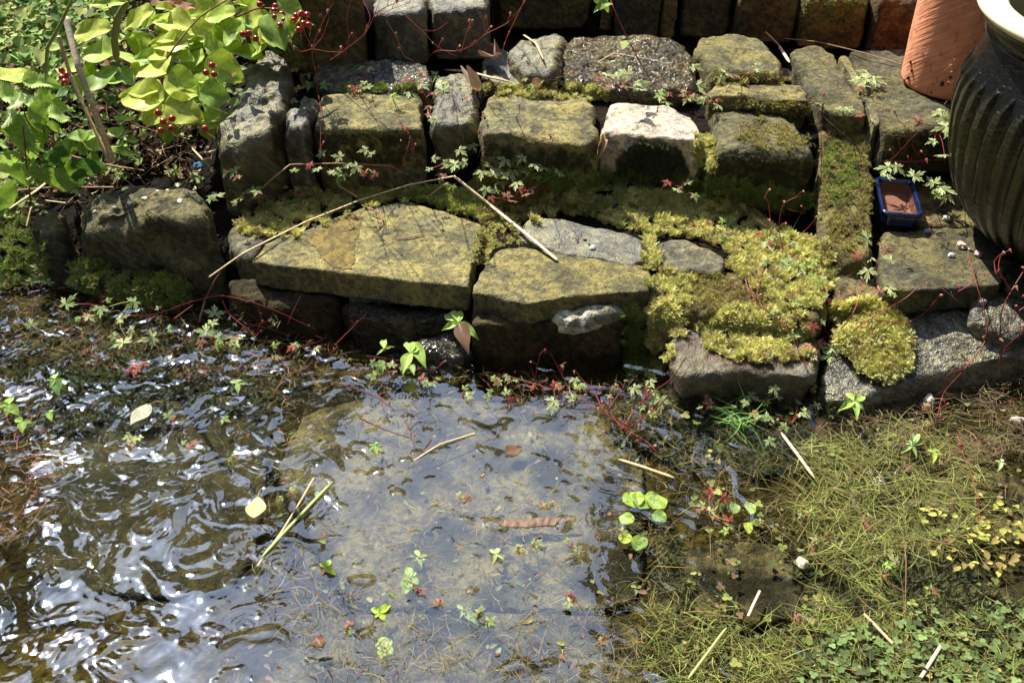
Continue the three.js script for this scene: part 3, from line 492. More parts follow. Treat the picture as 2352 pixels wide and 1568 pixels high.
moss('brown dry moss on the ledge beside the small grey slab', [[[1545, 625], [1660, 630], [1760, 690], [1700, 715], [1580, 715]]], { dens: 0.14, low: true, col: 'brown' });
moss('dark moss in the gap right of the square block', [[[1424, 705], [1455, 698], [1480, 780], [1500, 850], [1440, 872], [1425, 800]]], { dens: 0.16, col: 'green', thin: 0.3 });
moss('round bright moss cushion on the wet sloping slab', [[[1922, 705], [1990, 700], [2040, 722], [2084, 790], [2076, 850], [2030, 884], [1975, 860], [1930, 800]]], { dens: 0.22, size: 1.5, dome: [1998, 796, 110, 110, 0.01], thin: 0.22, lift: 0.012 });
moss('yellow moss in the gap right of the white sett', [[[1602, 318], [1640, 312], [1645, 392], [1610, 420], [1596, 390]]], { dens: 0.24 });
moss('dark moss beard on the front of the white sett', [[[1440, 342], [1500, 325], [1560, 345], [1580, 400], [1520, 420], [1420, 405]]], { dens: 0.24, col: 'dark' });
moss('dark green moss along the foot of the setts', [[[1190, 385], [1380, 398], [1600, 400], [1880, 450], [1885, 492], [1700, 470], [1500, 446], [1380, 440], [1200, 430]]], { dens: 0.12, col: 'green', thin: 0.3 });
moss('short moss coating the long sloping stone', [[[1898, 300], [1985, 310], [2006, 420], [2002, 540], [1960, 590], [1900, 545], [1885, 420]]], { dens: 0.15, low: true, col: 'brown', thin: 0.4 });
moss('greener moss tufts on the middle of the long sloping stone', [[[1900, 320], [1950, 330], [1985, 420], [1930, 480], [1890, 440]]], { dens: 0.1, col: 'green', low: true, size: 1.4, thin: 0.35 });
moss('moss seam behind the olive sett', [[[1106, 196], [1240, 192], [1400, 202], [1400, 230], [1250, 226], [1130, 216]]], { dens: 0.14, thin: 0.35 });
moss('thin moss seam along the sandy brown stone', [[[1630, 172], [1760, 176], [1830, 184], [1830, 196], [1640, 190]], [[1690, 232], [1860, 246], [1850, 262], [1700, 248]]], { dens: 0.16, col: 'brown', thin: 0.3 });
moss('short brown moss on the rough sett', [[[1700, 268], [1840, 288], [1876, 338], [1760, 348], [1690, 322]]], { dens: 0.14, low: true, col: 'brown', thin: 0.3 });
moss('small dark moss at the seam above the pale olive sett', [[[770, 196], [960, 196], [960, 214], [770, 214]]], { dens: 0.14, col: 'green', thin: 0.45 });
moss('moss on the upper wall behind the sandy brown stone', [[[1840, 0], [1990, 0], [1980, 40], [1900, 60], [1850, 30]]], { dens: 0.1, col: 'green', low: true, thin: 0.4 });
moss('fern like moss tuft under the left of the big boulder', [[[175, 610], [240, 598], [255, 640], [200, 672], [165, 650]]], { dens: 0.14, col: 'green', size: 1.3, lift: 0.012, thin: 0.25 });
moss('yellow green moss hummocks at the foot of the big boulder', [[[250, 650], [300, 628], [430, 640], [440, 690], [350, 710], [260, 690]]], { dens: 0.12, col: 'green', size: 1.3, lift: 0.012, thin: 0.3 });
moss('pale moss on the bank at the far left edge', [[[0, 520], [60, 500], [110, 560], [120, 640], [0, 680]]], { dens: 0.09, col: 'green', lift: 0.015, thin: 0.4 });

moss('dark algae moss on the front of the pale olive sett', [[[716, 305], [860, 304], [968, 304], [968, 380], [718, 372]]], { dens: 0.14, col: 'dark', low: true, lift: 0.003, thin: 0.32 });
moss('dark algae moss on the front of the olive sett', [[[1104, 330], [1280, 345], [1358, 350], [1356, 400], [1108, 392]]], { dens: 0.14, col: 'dark', low: true, lift: 0.003, thin: 0.3 });
moss('dark algae moss on the front of the rough sett', [[[1640, 355], [1840, 362], [1872, 372], [1868, 452], [1660, 450]]], { dens: 0.15, col: 'dark', low: true, lift: 0.004, thin: 0.25 });
moss('dark moss on the face of the long slab beside the terracotta pipe', [[[2034, 308], [2180, 306], [2180, 362], [2034, 366]]], { dens: 0.12, col: 'dark', low: true, lift: 0.003, thin: 0.35 });

{ // the damp wedge on the largest slab: a soaked, glossier skin of the stone
  const poly = [[695, 553], [722, 529], [807, 488], [834, 488], [824, 539], [814, 566], [817, 600], [807, 622], [763, 616], [739, 596], [722, 568]], st = 3, ids = new Map(), pos = [], uv = [], idx = [];
  const id = (x, y) => { const k = x * 10000 + y; if (!ids.has(k)) { const h = cast(x, y); ids.set(k, pos.length / 3); pos.push(h.p.x, h.p.y + 0.0012, h.p.z); uv.push(h.p.x + 0.35 * h.p.y, h.p.z); } return ids.get(k); };
  for (let x = 690; x < 840; x += st) for (let y = 480; y < 630; y += st) { const w = 3 * noise(x / 9, y / 9, 2), ok = [[0, 0], [st, 0], [0, st], [st, st]].every(([a, b]) => inPoly(x + a + w, y + b + w, poly)); if (!ok) continue; const a = id(x, y), b = id(x + st, y), c = id(x, y + st), d = id(x + st, y + st); idx.push(a, c, b, b, c, d); }
  const g = new THREE.BufferGeometry(); g.setAttribute('position', new THREE.Float32BufferAttribute(pos, 3)); g.setAttribute('uv', new THREE.Float32BufferAttribute(uv, 2)); g.setIndex(idx); g.computeVertexNormals();
  mat('wet_skin', { color: new THREE.Color(0.2, 0.152, 0.055), map: stoneMapR, bumpMap: stoneBumpR, bumpScale: 0.001, roughness: 0.8, specularIntensity: 0.35 });
  const slab = ledge.children.find((o) => o.name === 'slab'); part('wet_patch', shiftBy(g, slab.position.clone().add(ledge.position)), M.wet_skin, slab, 'damp darker wedge on the stone');
}
// ---------- leaves ----------
const leafTex = tex(256, (u, v) => {                 // veins and mottling: u across, v along
  const x = Math.abs(u - 0.5) * 2, rib = 1 - sstep(0.0, 0.06, x), side = 1 - sstep(0.0, 0.1, Math.abs(((v * 7 - x * 1.6) % 1 + 1) % 1 - 0.5)), m = 1 + 0.18 * fbm(u * 7, v * 9, 4.4, 4), k = m - 0.12 * side * (1 - rib) * 0.8;
  return [k * (0.86 + 0.1 * rib), k * (0.88 + 0.04 * rib), k * (0.8 + 0.15 * rib)];
}, true);
function bladeGeo({ w = (t) => Math.sin(Math.PI * Math.pow(t, 0.75)), teeth = 0, td = 0.12, fold = 0.25, curl = -0.25, wave = 0.04, nu = 8, nv = 26, seed = 1 }) {
  const pos = [], uv = [], idx = [];
  for (let j = 0; j <= nv; j++) for (let i = 0; i <= nu; i++) {
    const t = j / nv, s = i / nu * 2 - 1; let hw = 0.5 * w(t);
    if (teeth && Math.abs(s) === 1) hw *= 1 + td * ((t * teeth) % 1 < 0.5 ? 1 : -1);
    const x = s * hw, z = fold * Math.abs(x) + curl * t * t + wave * Math.sin(t * 9 + seed + s) * Math.abs(s);
    pos.push(x, t, z); uv.push(0.5 + s * 0.5, t);
  }
  for (let j = 0; j < nv; j++) for (let i = 0; i < nu; i++) { const a = j * (nu + 1) + i, b = a + 1, c = a + nu + 1, d = c + 1; idx.push(a, b, c, b, d, c); }
  const g = new THREE.BufferGeometry(); g.setAttribute('position', new THREE.Float32BufferAttribute(pos, 3)); g.setAttribute('uv', new THREE.Float32BufferAttribute(uv, 2)); g.setIndex(idx); g.computeVertexNormals(); return g;
}
const ovate = (t) => Math.pow(Math.sin(Math.PI * Math.pow(Math.min(1, t), 0.68)), 0.74), lance = (t) => Math.sin(Math.PI * Math.pow(t, 0.85)) * (1 - 0.25 * t);
const GEO = {
  ovate: [bladeGeo({ w: ovate, seed: 1, fold: 0.15, curl: -0.12, nu: 10, nv: 30 }), bladeGeo({ w: ovate, seed: 4, curl: -0.08, fold: 0.25, nu: 10, nv: 30 }), bladeGeo({ w: ovate, seed: 7, curl: -0.22, fold: 0.1, wave: 0.05, nu: 10, nv: 30 })],
  toothed: [bladeGeo({ w: (t) => Math.pow(Math.sin(Math.PI * Math.pow(t, 0.66)), 0.8), teeth: 13, nv: 52, seed: 2, wave: 0.06 }), bladeGeo({ w: (t) => Math.pow(Math.sin(Math.PI * Math.pow(t, 0.66)), 0.8), teeth: 12, nv: 48, seed: 5, curl: -0.4, wave: 0.08 })],
  lance: [bladeGeo({ w: lance, nu: 4, nv: 12, fold: 0.35 }), bladeGeo({ w: lance, nu: 4, nv: 12, fold: 0.2, curl: -0.4 })],
  round: [bladeGeo({ w: (t) => Math.pow(Math.sin(Math.PI * Math.pow(t, 0.9)), 0.55), nu: 6, nv: 14, curl: -0.1, wave: 0.06 })],
};
{ // herb robert leaf: five cut leaflets from one point, with rounded lobes
  const mk = (seed) => {
    const R = rng(seed), pos = [], uv = [];
    for (const [ang, len] of [[0, 1], [1.15, 0.82], [-1.15, 0.82], [2.1, 0.55], [-2.1, 0.55]]) {
      const lobes = [];
      for (let k = 0; k <= 48; k++) { const t = k / 48, a = (t - 0.5) * 2; const lobe = 0.42 + 0.58 * Math.pow(Math.abs(Math.cos(a * 2.5 * Math.PI * 0.5 * 1.2)), 0.6), tip = 1 - 0.1 * Math.abs(Math.sin(a * 30)); const r = len * (1 - 0.42 * Math.abs(a)) * lobe * tip * 1.06, th = ang + a * 0.42; lobes.push([Math.sin(th) * r * 0.56, Math.cos(th) * r * 0.56]); }
      const droop = 0.12 + R() * 0.22;
      const zed = ([x, y]) => -droop * (x * x + y * y) * 1.6 + 0.06 * Math.abs(x * Math.cos(ang) - y * Math.sin(ang));
      for (let k = 0; k < 48; k++) for (const q of [[0, 0], lobes[k + 1], lobes[k]]) { pos.push(q[0], q[1], zed(q)); uv.push(0.5 + q[0] * 0.4, 0.5 + q[1] * 0.4); }
    }
    const g = new THREE.BufferGeometry(); g.setAttribute('position', new THREE.Float32BufferAttribute(pos, 3)); g.setAttribute('uv', new THREE.Float32BufferAttribute(uv, 2)); g.computeVertexNormals(); return g;
  };
  GEO.herb = [mk(1), mk(2), mk(3)];
}
const leafMat = (name, c, gloss = 0.25) => mat(name, { color: new THREE.Color(...c), map: leafTex, roughness: 0.92, side: THREE.DoubleSide, transmission: 0.38, thickness: 0, clearcoat: gloss, clearcoatRoughness: 0.35 });
leafMat('leaf_gold', [0.74, 0.8, 0.1]); leafMat('leaf_lime', [0.58, 0.76, 0.09]); leafMat('leaf_green', [0.34, 0.52, 0.07]); leafMat('leaf_fresh', [0.54, 0.76, 0.15]); leafMat('leaf_deep', [0.13, 0.27, 0.05]);
leafMat('leaf_pale', [0.72, 0.82, 0.4]); leafMat('leaf_herb', [0.46, 0.62, 0.22]); leafMat('leaf_red', [0.6, 0.09, 0.07]); leafMat('leaf_rose', [0.6, 0.25, 0.17]); leafMat('leaf_tan', [0.55, 0.33, 0.18]); leafMat('leaf_brown', [0.24, 0.1, 0.05]); leafMat('leaf_grey', [0.6, 0.56, 0.46]); leafMat('leaf_cream', [0.74, 0.74, 0.4]);
mat('stem_red', { color: new THREE.Color(0.26, 0.04, 0.04), roughness: 0.5 }); mat('stem_brown', { color: new THREE.Color(0.2, 0.075, 0.03), roughness: 0.6 }); mat('stem_green', { color: new THREE.Color(0.3, 0.36, 0.1), roughness: 0.6 });
mat('berry', { color: new THREE.Color(0.36, 0.022, 0.018), roughness: 0.22, clearcoat: 0.5, clearcoatRoughness: 0.1 });
const strawMap = rep(tex(256, (u, v) => { const k = 0.88 + 0.25 * fbm(u * 3, v * 30, 2, 3) - 0.3 * sstep(0.3, 0.6, fbm(u * 9, v * 4, 6, 3)); return [k, k * 0.97, k * 0.92]; }, true), 1);
mat('straw', { color: new THREE.Color(0.72, 0.57, 0.33), map: strawMap, roughness: 0.6 }); mat('straw_pale', { color: new THREE.Color(0.86, 0.76, 0.56), map: strawMap, roughness: 0.6 }); mat('twig', { color: new THREE.Color(0.3, 0.18, 0.1), map: strawMap, roughness: 0.8 }); mat('bark_red', { color: new THREE.Color(0.42, 0.2, 0.13), map: strawMap, roughness: 0.7 });
const LR = rng(909), pickOf = (a) => a[Math.floor(LR() * a.length)];
// a leaf from base point to tip point, w wide, its face turned towards nrm
function leaf(parent, geo, m, b, t, w, nrm, name = 'leaf') {
  const d = t.clone().sub(b), L = d.length(), y = d.clone().normalize(), x = y.clone().cross(nrm).normalize(), z = x.clone().cross(y).normalize();
  const o = part(name, geo, m, parent); o.matrixAutoUpdate = true;
  const mm = new THREE.Matrix4().makeBasis(x, y, z); o.quaternion.setFromRotationMatrix(mm); o.scale.set(w, L, L); o.position.copy(b).sub(parent.position); return o;
}
const tiltUp = (k = 0.35) => V((LR() - 0.5) * k * 2, 1, 0.25 + (LR() - 0.5) * k * 2).normalize();
function tube(pts, r0, r1, seg = 20, rad = 5) {
  const c = new THREE.CatmullRomCurve3(pts, false, 'catmullrom', 0.4), g = new THREE.TubeGeometry(c, seg, 1, rad, false), p = g.attributes.position, cs = c.getSpacedPoints(seg);
  for (let i = 0; i < p.count; i++) { const k = Math.floor(i / (rad + 1)), q = cs[k], r = mix(r0, r1, k / seg); p.setXYZ(i, q.x + (p.getX(i) - q.x) * r, q.y + (p.getY(i) - q.y) * r, q.z + (p.getZ(i) - q.z) * r); }
  g.computeVertexNormals(); return g;
}
const shift = (g, o) => g.translate(-o.x, -o.y, -o.z);
const onTop = (px, py, lift = 0) => { const h = cast(px, py), p = h ? h.p : P(px, py, 0); if (p.y < 0) { const q = P(px, py, lift); return q; } p.y += lift; return p; };

// ---------- the berried shrub ----------
{
  const K1 = ([x, y]) => [x * 0.168, y * 0.168], K2 = ([x, y]) => [282 + x * 0.168, y * 0.168], HH = (y, k = 0) => mix(0.43, 0.27, clamp(y / 300)) + k;
  const base = V(P(330, 150, 0.2).x, 0.17, P(330, 150, 0.2).z);
  const t = thing('berry_shrub', 'bushy shrub with yellow green oval leaves and clusters of red berries', 'shrub', base);
  const put = (K, list) => list.forEach(([bx, by, tx, ty, w, m, dh = 0], i) => {
    const [ax, ay] = K([bx, by]), [cx, cy] = K([tx, ty]), hb = HH(ay) + dh, b = P(ax, ay, hb), e = P(cx, cy, HH(cy) + dh - 0.012 + (LR() - 0.5) * 0.012); e.addScaledVector(e.clone().sub(b), 0.24);
    leaf(t, GEO.ovate[i % 3], M[['leaf_gold', 'leaf_lime', 'leaf_green', 'leaf_deep', 'leaf_rose'][m ?? 0]], b, e, w * 0.168 * 0.00083 * 1.8, V((LR() - 0.5) * 0.4 - 0.1, 1, 0.7 + (LR() - 0.5) * 0.4).normalize());
    if (LR() < 0.75) { const d = e.clone().sub(b).applyAxisAngle(V(0, 1, 0), (LR() < 0.5 ? 1 : -1) * (1.2 + 0.8 * LR())).multiplyScalar(0.85), b2 = b.clone().add(V(0, -0.03, 0)); leaf(t, GEO.ovate[(i + 1) % 3], M[LR() < 0.5 ? 'leaf_lime' : 'leaf_green'], b2, b2.clone().add(d), w * 0.168 * 0.00083 * 1.3, V((LR() - 0.5) * 0.5, 1, 0.6).normalize()); }
  });
  put(K2, [[530, 1205, 120, 1220, 200], [560, 1360, 40, 1310, 310], [560, 1230, 985, 1190, 290], [560, 1420, 1010, 1570, 300], [555, 1440, 320, 1640, 250], [600, 1010, 160, 740, 340], [620, 1010, 940, 1120, 220, 1],
    [890, 620, 440, 580, 220], [640, 800, 1010, 660, 300, 2, -0.02], [600, 800, 330, 690, 150], [930, 400, 460, 250, 240], [700, 560, 530, 370, 250], [720, 550, 960, 430, 170], [900, 310, 700, 110, 200, 0, -0.02], [870, 310, 1080, 150, 170, 0, -0.01], [940, 330, 1190, 430, 170], [1060, 510, 1260, 430, 150, 1, -0.02],
    [1510, 60, 1140, 190, 240], [1545, 180, 1135, 220, 200, 1], [1070, 200, 1500, 490, 210, 1, -0.01], [1620, 290, 1380, 625, 270, 1], [1910, 200, 1600, 330, 280], [1980, 180, 2160, 575, 240, 2, 0.02], [1860, 500, 2120, 530, 220], [1890, 610, 2235, 350, 190, 0, -0.01], [1600, 0, 1850, 110, 190, 1], [960, -40, 1130, 180, 260, 1, -0.01], [1560, 60, 1820, 0, 140], [1880, 120, 1860, 470, 230, 1, -0.01],
    [1100, 640, 1440, 700, 260, 1], [1140, 790, 1555, 1030, 280, 1], [1100, 640, 890, 560, 160, 1, -0.02], [1120, 760, 880, 830, 190, 1, -0.01], [1130, 880, 860, 1000, 190, 1, -0.02], [1050, 1240, 1395, 1320, 250, 2], [1040, 1210, 890, 1030, 170, 2, -0.03], [1110, 1140, 1200, 1050, 150, 1, -0.01], [1070, 1420, 790, 1340, 230, 2, -0.03], [1090, 1440, 1345, 1560, 230, 1, -0.01], [1080, 1560, 1330, 1680, 220, 1, -0.02], [1060, 1540, 820, 1620, 200, 2, -0.04],
    [430, 130, 5, 310, 210], [430, 140, 290, 340, 130, 1, -0.02], [440, 100, 720, 140, 130], [680, 60, 975, 60, 110, 4], [400, 80, 690, 10, 110, 4, -0.02], [245, 430, 215, 715, 220, 1, -0.03], [2200, 90, 2400, 250, 230, 0, 0.0], [2100, 0, 2400, 130, 260, 2, 0.02], [560, 1500, 700, 1760, 210, 1, -0.01], [1130, 1700, 1190, 1860, 150, 0, -0.04], [1950, 620, 2200, 640, 210, 3, -0.07]]);
  put(K1, [[1530, 400, 1015, 440, 220], [1545, 750, 1185, 700, 270, 1], [1560, 770, 1835, 740, 210, 1], [1105, 960, 800, 900, 180, 1, -0.02], [1110, 960, 1275, 1040, 210, 1, -0.02], [1080, 1000, 1090, 1210, 140, 1, -0.02], [1745, 30, 1255, 20, 150, 1], [1280, 860, 1160, 950, 90, 1, -0.02], [-60, 1090, 360, 930, 280, 0, -0.06], [2240, 1480, 2090, 1640, 120, 0]]);
  // arching red brown stems: pixel path with heights
  const stems = [[[330, 230, 0.16], [300, 120, 0.3], [245, 10, 0.42]], [[345, 230, 0.16], [372, 180, 0.31], [385, 130, 0.36], [430, 70, 0.4], [462, 36, 0.42], [520, 0, 0.45]], [[380, 240, 0.18], [376, 216, 0.29], [374, 195, 0.31]], [[470, 240, 0.18], [458, 205, 0.29], [470, 140, 0.34], [465, 105, 0.37]], [[330, 150, 0.2], [210, 128, 0.3], [185, 165, 0.31], [160, 180, 0.3]], [[300, 240, 0.16], [400, 300, 0.22], [440, 260, 0.27]], [[540, 40, 0.4], [590, 20, 0.43], [640, 20, 0.44]]];
  stems.forEach((s) => part('stem', shift(tube(s.map(([x, y, h]) => P(x, y, h)), 0.0024, 0.0016, 24, 7), base), M.stem_brown, t));
  const bg = new THREE.SphereGeometry(1, 16, 12); bg.scale(1, 1.12, 1); const sep = bladeGeo({ w: ovate, nu: 4, nv: 8, curl: 0.3 });
  for (const [x, y, h] of [[415, 475], [455, 505], [420, 525], [435, 555], [1430, 440], [1390, 490], [1445, 500], [1067, 760], [1100, 820], [1160, 800], [1155, 865], [1083, 880], [1385, 868], [1637, 230], [1680, 225], [1727, 260], [1860, 40], [1850, 72], [1903, 95], [1855, 115], [1918, 140], [1890, 170], [1755, 30], [2075, 100], [2050, 160], [2020, 200], [2085, 170], [1985, 135], [2035, 90], [2000, 108]]) {
    const X = x * 0.34, Y = y * 0.34, p = P(X, Y, HH(Y, 0.018)), b = part('berry', bg, M.berry, t); b.scale.setScalar(0.0064 + LR() * 0.0009); b.position.copy(p).sub(base); b.rotation.set(LR(), LR(), LR());
    const a = LR() * 6.28; leaf(t, sep, M.leaf_lime, p.clone().add(V(0, -0.004, -0.002)), p.clone().add(V(Math.cos(a) * 0.011, -0.003, Math.sin(a) * 0.011)), 0.007, V(0, 1, 0.3), 'sepal');
    part('berry_stalk', shift(tube([p, p.clone().add(V((LR() - 0.5) * 0.01, -0.012, -0.006)), p.clone().add(V((LR() - 0.5) * 0.02, -0.03, -0.02))], 0.0008, 0.0009, 6, 5), base), M.stem_green, t);
  }
}
// ---------- toothed leaf plant at the left edge, and its small neighbour ----------
function leafyPlant(name, label, list, K, HH, base, mats, stems, upz = 0.5) {
  const t = thing(name, label, 'plant', base);
  list.forEach(([bx, by, tx, ty, w, m = 0, dh = 0], i) => { const [ax, ay] = K([bx, by]), [cx, cy] = K([tx, ty]); leaf(t, GEO.toothed[i % 2], M[mats[m]], P(ax, ay, HH(ay) + dh), P(cx, cy, HH(cy) + dh - 0.01), w * 0.168 * 0.00085 * 1.6, V((LR() - 0.5) * 0.5, 1, upz + (LR() - 0.5) * 0.4).normalize()); if (LR() < 0.5) { const b = P(ax, ay, HH(ay) + dh - 0.03), d = P(cx, cy, HH(cy) + dh - 0.03).sub(b).applyAxisAngle(V(0, 1, 0), 1.1 + LR()).multiplyScalar(0.8); leaf(t, GEO.toothed[i % 2], M[mats[Math.min(1, m)]], b, b.clone().add(d), w * 0.168 * 0.00085 * 1.1, V((LR() - 0.5) * 0.5, 1, 0.4).normalize()); } });
  stems.forEach((s) => part('stem', shift(tube(s.map(([x, y, h]) => P(x, y, h)), 0.002, 0.0013, 16, 6), base), M.stem_brown, t)); return t;
}
{
  const K3 = ([x, y]) => [x * 0.168, 207 + y * 0.168], HH = (y) => mix(0.35, 0.15, clamp((y - 200) / 270));
  const b = V(P(90, 380, 0.13).x, 0.12, P(90, 380, 0.13).z);
  leafyPlant('toothed_plant', 'broad toothed light green leaves on brown stems at the left edge above the boulders', [[320, 350, 190, 890, 320, 1], [330, 540, 350, 1000, 270, 0], [770, 1070, 760, 1410, 420, 1], [740, 790, 860, 1050, 340, 2, -0.02], [1180, 920, 1240, 1200, 350, 2, -0.03], [320, 170, 50, 150, 190, 3], [340, 180, 660, 190, 190, 3], [380, 200, 990, 160, 240, 0, -0.01], [380, 230, 690, 410, 220, 1, 0.01], [620, 330, 970, 330, 200, 0], [1120, 710, 1090, 490, 200, 1], [1140, 690, 1270, 470, 150, 0], [1130, 700, 1500, 790, 150, 1], [860, 690, 1100, 810, 170, 1], [1040, 740, 1230, 850, 180, 1], [700, 420, 760, 620, 170, 1, -0.02], [790, 570, 945, 560, 130, 0, -0.02], [210, 290, -40, 380, 300, 3], [-40, 720, 130, 760, 130, 0], [10, 860, 160, 1100, 280, 0], [290, 1000, 300, 1360, 260, 1, -0.01], [980, 1150, 1160, 1310, 240, 2, -0.03], [-60, 1360, 190, 1570, 330, 1, 0.02], [980, 1370, 1120, 1400, 110, 0, -0.04], [300, 1120 - 1240, 840, 1120 - 1240, 180, 0], [0, 100, 340, 20, 220, 0, -0.01], [900, 80, 650, 60, 160, 2, -0.02], [-30, 0, 250, 60, 200, 1, -0.02], [480, 880, 400, 1000, 160, 0, -0.02], [-40, 1000, 60, 1250, 200, 3]], K3, HH, b, ['leaf_fresh', 'leaf_green', 'leaf_deep', 'leaf_pale'],
    [[[125, 330, 0.14], [80, 300, 0.25], [58, 270, 0.29], [52, 238, 0.33]], [[130, 332, 0.14], [100, 300, 0.24], [98, 290, 0.26]], [[125, 332, 0.14], [120, 310, 0.22], [104, 285, 0.27]], [[70, 470, 0.1], [60, 380, 0.2], [52, 290, 0.29]]]);
  const K = K3, b2 = V(P(290, 350, 0.14).x, 0.13, P(290, 350, 0.14).z);
  leafyPlant('toothed_seedling', 'small plant with round scalloped leaves on the dark soil below the shrub', [[1600, 650, 1560, 440, 150], [1640, 660, 1745, 450, 150, 1], [1700, 430, 1800, 300, 170], [1670, 740, 1500, 740, 150], [1740, 700, 1900, 640, 130, 1], [1690, 890, 1890, 790, 220], [1580, 410, 1690, 340, 110, 1], [1400, 360, 1520, 420, 110, 1, -0.02]], K, (y) => mix(0.26, 0.19, clamp((y - 260) / 100)), b2, ['leaf_fresh', 'leaf_herb'], [[[290, 365, 0.13], [280, 330, 0.2], [272, 318, 0.21]], [[290, 365, 0.13], [296, 300, 0.22], [292, 262, 0.25]], [[290, 365, 0.13], [300, 340, 0.19]]]);
}
// ---------- herb robert: base pixel, then leaves [x, y, size in pixels, tone] ----------
const HM = ['leaf_pale', 'leaf_herb', 'leaf_red', 'leaf_rose', 'leaf_fresh'];
function herb(label, leaves, { base, lift = 0.024, group } = {}) {
  const cx = leaves.reduce((s, l) => s + l[0], 0) / leaves.length, cy = leaves.reduce((s, l) => s + l[1], 0) / leaves.length + 14;
  const b = onTop(...(base ?? [cx, cy]), 0), t = thing('herb_robert', label, 'wildflower', b, group);
  leaves.forEach(([x, y, s, m = 0], i) => {
    const hit = cast(x, y + 6); let p = P(x, y, Math.max(0.004, b.y + lift * (0.7 + 0.6 * LR())));
    if (hit && hit.p.distanceTo(camera.position) < p.distanceTo(camera.position)) p = hit.p.clone().addScaledVector(dirOf(x, y), -0.012);
    const w = s * 0.00116 * (p.distanceTo(camera.position) / 1.85), n = tiltUp(0.45), a = LR() * 6.28, d = V(Math.cos(a), 0, Math.sin(a)); d.addScaledVector(n, -d.dot(n)).normalize();
    leaf(t, GEO.herb[i % 3], M[HM[m]], p, p.clone().addScaledVector(d, w * 1.05), w * 1.05, n);
    const mid = p.clone().lerp(b, 0.5).add(V((LR() - 0.5) * 0.012, 0.004, (LR() - 0.5) * 0.01));
    part('petiole', shift(tube([b, mid, p], 0.0009, 0.0006, 8, 4), b), LR() < 0.75 ? M.stem_red : M.stem_green, t);
  });
  return t;
}
herb('single pale herb robert leaf against the front of the wedge boulder', [[541, 384, 34], [548, 404, 22, 3]]);
herb('herb robert in the crack right of the big brown boulder', [[564, 442, 30], [530, 433, 26], [496, 449, 38], [541, 466, 16], [598, 425, 24, 3], [480, 455, 24, 1]]);
herb('tiny herb robert on top of the big brown boulder', [[400, 393, 30, 1], [388, 397, 18]]);
herb('reddish herb robert behind the right shoulder of the big brown boulder', [[452, 408, 30, 1], [462, 424, 20, 3], [444, 396, 20]]);
herb('herb robert at the foot of the pale olive sett beside a bent stick', [[738, 355, 26], [782, 360, 28], [731, 388, 26], [779, 391, 24, 1], [762, 398, 22], [800, 380, 24], [712, 380, 22, 2]], { lift: 0.05 });
herb('herb robert below the right end of the pale olive sett', [[841, 343, 26], [854, 354, 22, 1], [820, 381, 32], [862, 396, 20, 3], [838, 398, 20, 2]], { lift: 0.05 });
herb('herb robert in front of the narrow dark sett', [[1055, 343, 30], [1085, 333, 24], [1045, 377, 40], [994, 365, 22], [987, 389, 20], [1068, 372, 26, 1], [1020, 372, 22, 1]], { lift: 0.055 });
herb('largest herb robert clump with many pale leaves and red ones beneath', [[1160, 360, 36], [1126, 377, 36], [1106, 394, 32], [1177, 388, 36], [1215, 391, 34], [1198, 405, 36], [1133, 401, 34], [1150, 418, 30, 1], [1116, 432, 28], [1187, 420, 30], [1228, 371, 30], [1201, 354, 26], [1249, 381, 32], [1240, 398, 26, 1], [1283, 391, 28], [1166, 404, 28], [1140, 385, 26], [1218, 412, 26, 1], [1194, 435, 24, 2], [1221, 432, 24, 3], [1249, 428, 20, 2], [1164, 450, 26, 3], [1178, 462, 22, 3], [1140, 440, 24, 1], [1206, 448, 22, 3], [1128, 452, 20, 2]], { base: [1180, 470], lift: 0.065 });
herb('bright red herb robert leaf by the tip of the long straw', [[1102, 476, 26, 2], [1112, 470, 14, 2]], { lift: 0.01 });
herb('herb robert in the joint above the narrow dark sett, pale and pink leaves', [[939, 204, 36], [966, 190, 30], [1011, 184, 38], [1017, 201, 40], [970, 160, 30, 3], [939, 177, 28, 2], [960, 201, 22, 2], [1002, 172, 28, 1], [983, 262, 26, 3], [988, 244, 22, 3], [990, 272, 24]], { base: [985, 250], lift: 0.035 });
herb('small herb robert on the wet slab at the back left', [[830, 153, 24, 1], [846, 158, 18], [844, 201, 24, 1], [838, 190, 18]]);
herb('herb robert between the wedge boulder and the jagged stone', [[711, 194, 30, 1], [741, 189, 28, 1], [682, 204, 30], [670, 224, 20], [680, 153, 30, 1], [707, 167, 26, 1]]);
herb('herb robert at the front edge of the glistening wet slab', [[1391, 170, 26], [1442, 170, 36], [1463, 190, 36, 1], [1416, 174, 26], [1371, 180, 22, 2], [1470, 205, 26], [1430, 196, 22, 3], [1400, 200, 22, 3]]);
herb('herb robert on the seam of the sandy brown stone', [[1668, 167, 36], [1736, 150, 26], [1655, 178, 26], [1690, 172, 24, 3], [1740, 162, 22]]);
herb('herb robert left of the sandy brown stone', [[1603, 197, 36], [1593, 146, 30], [1615, 226, 22], [1651, 235, 26], [1580, 226, 24], [1566, 214, 22, 3]]);
herb('round yellow green herb robert on the slab left of the terracotta pipe', [[1991, 180, 40], [1974, 184, 36], [2008, 180, 36], [1994, 167, 32], [1982, 196, 28], [2014, 196, 24], [1972, 200, 20, 3]]);
herb('herb robert against the ribbed pot below the terracotta pipe', [[2164, 268, 44], [2158, 256, 34], [2174, 284, 40], [2147, 323, 24], [2171, 357, 28], [2110, 272, 26, 2], [2184, 300, 26, 1]]);
herb('herb robert leaning over the back rim of the blue pot', [[2042, 384, 40], [2059, 381, 34], [2099, 405, 36], [2038, 405, 30]], { base: [2070, 396], lift: 0.05 });
herb('herb robert between the blue pot and the ribbed pot', [[2161, 432, 50], [2174, 447, 40], [2146, 420, 34], [2172, 424, 30], [2150, 446, 26, 1]], { base: [2165, 475], lift: 0.05 });
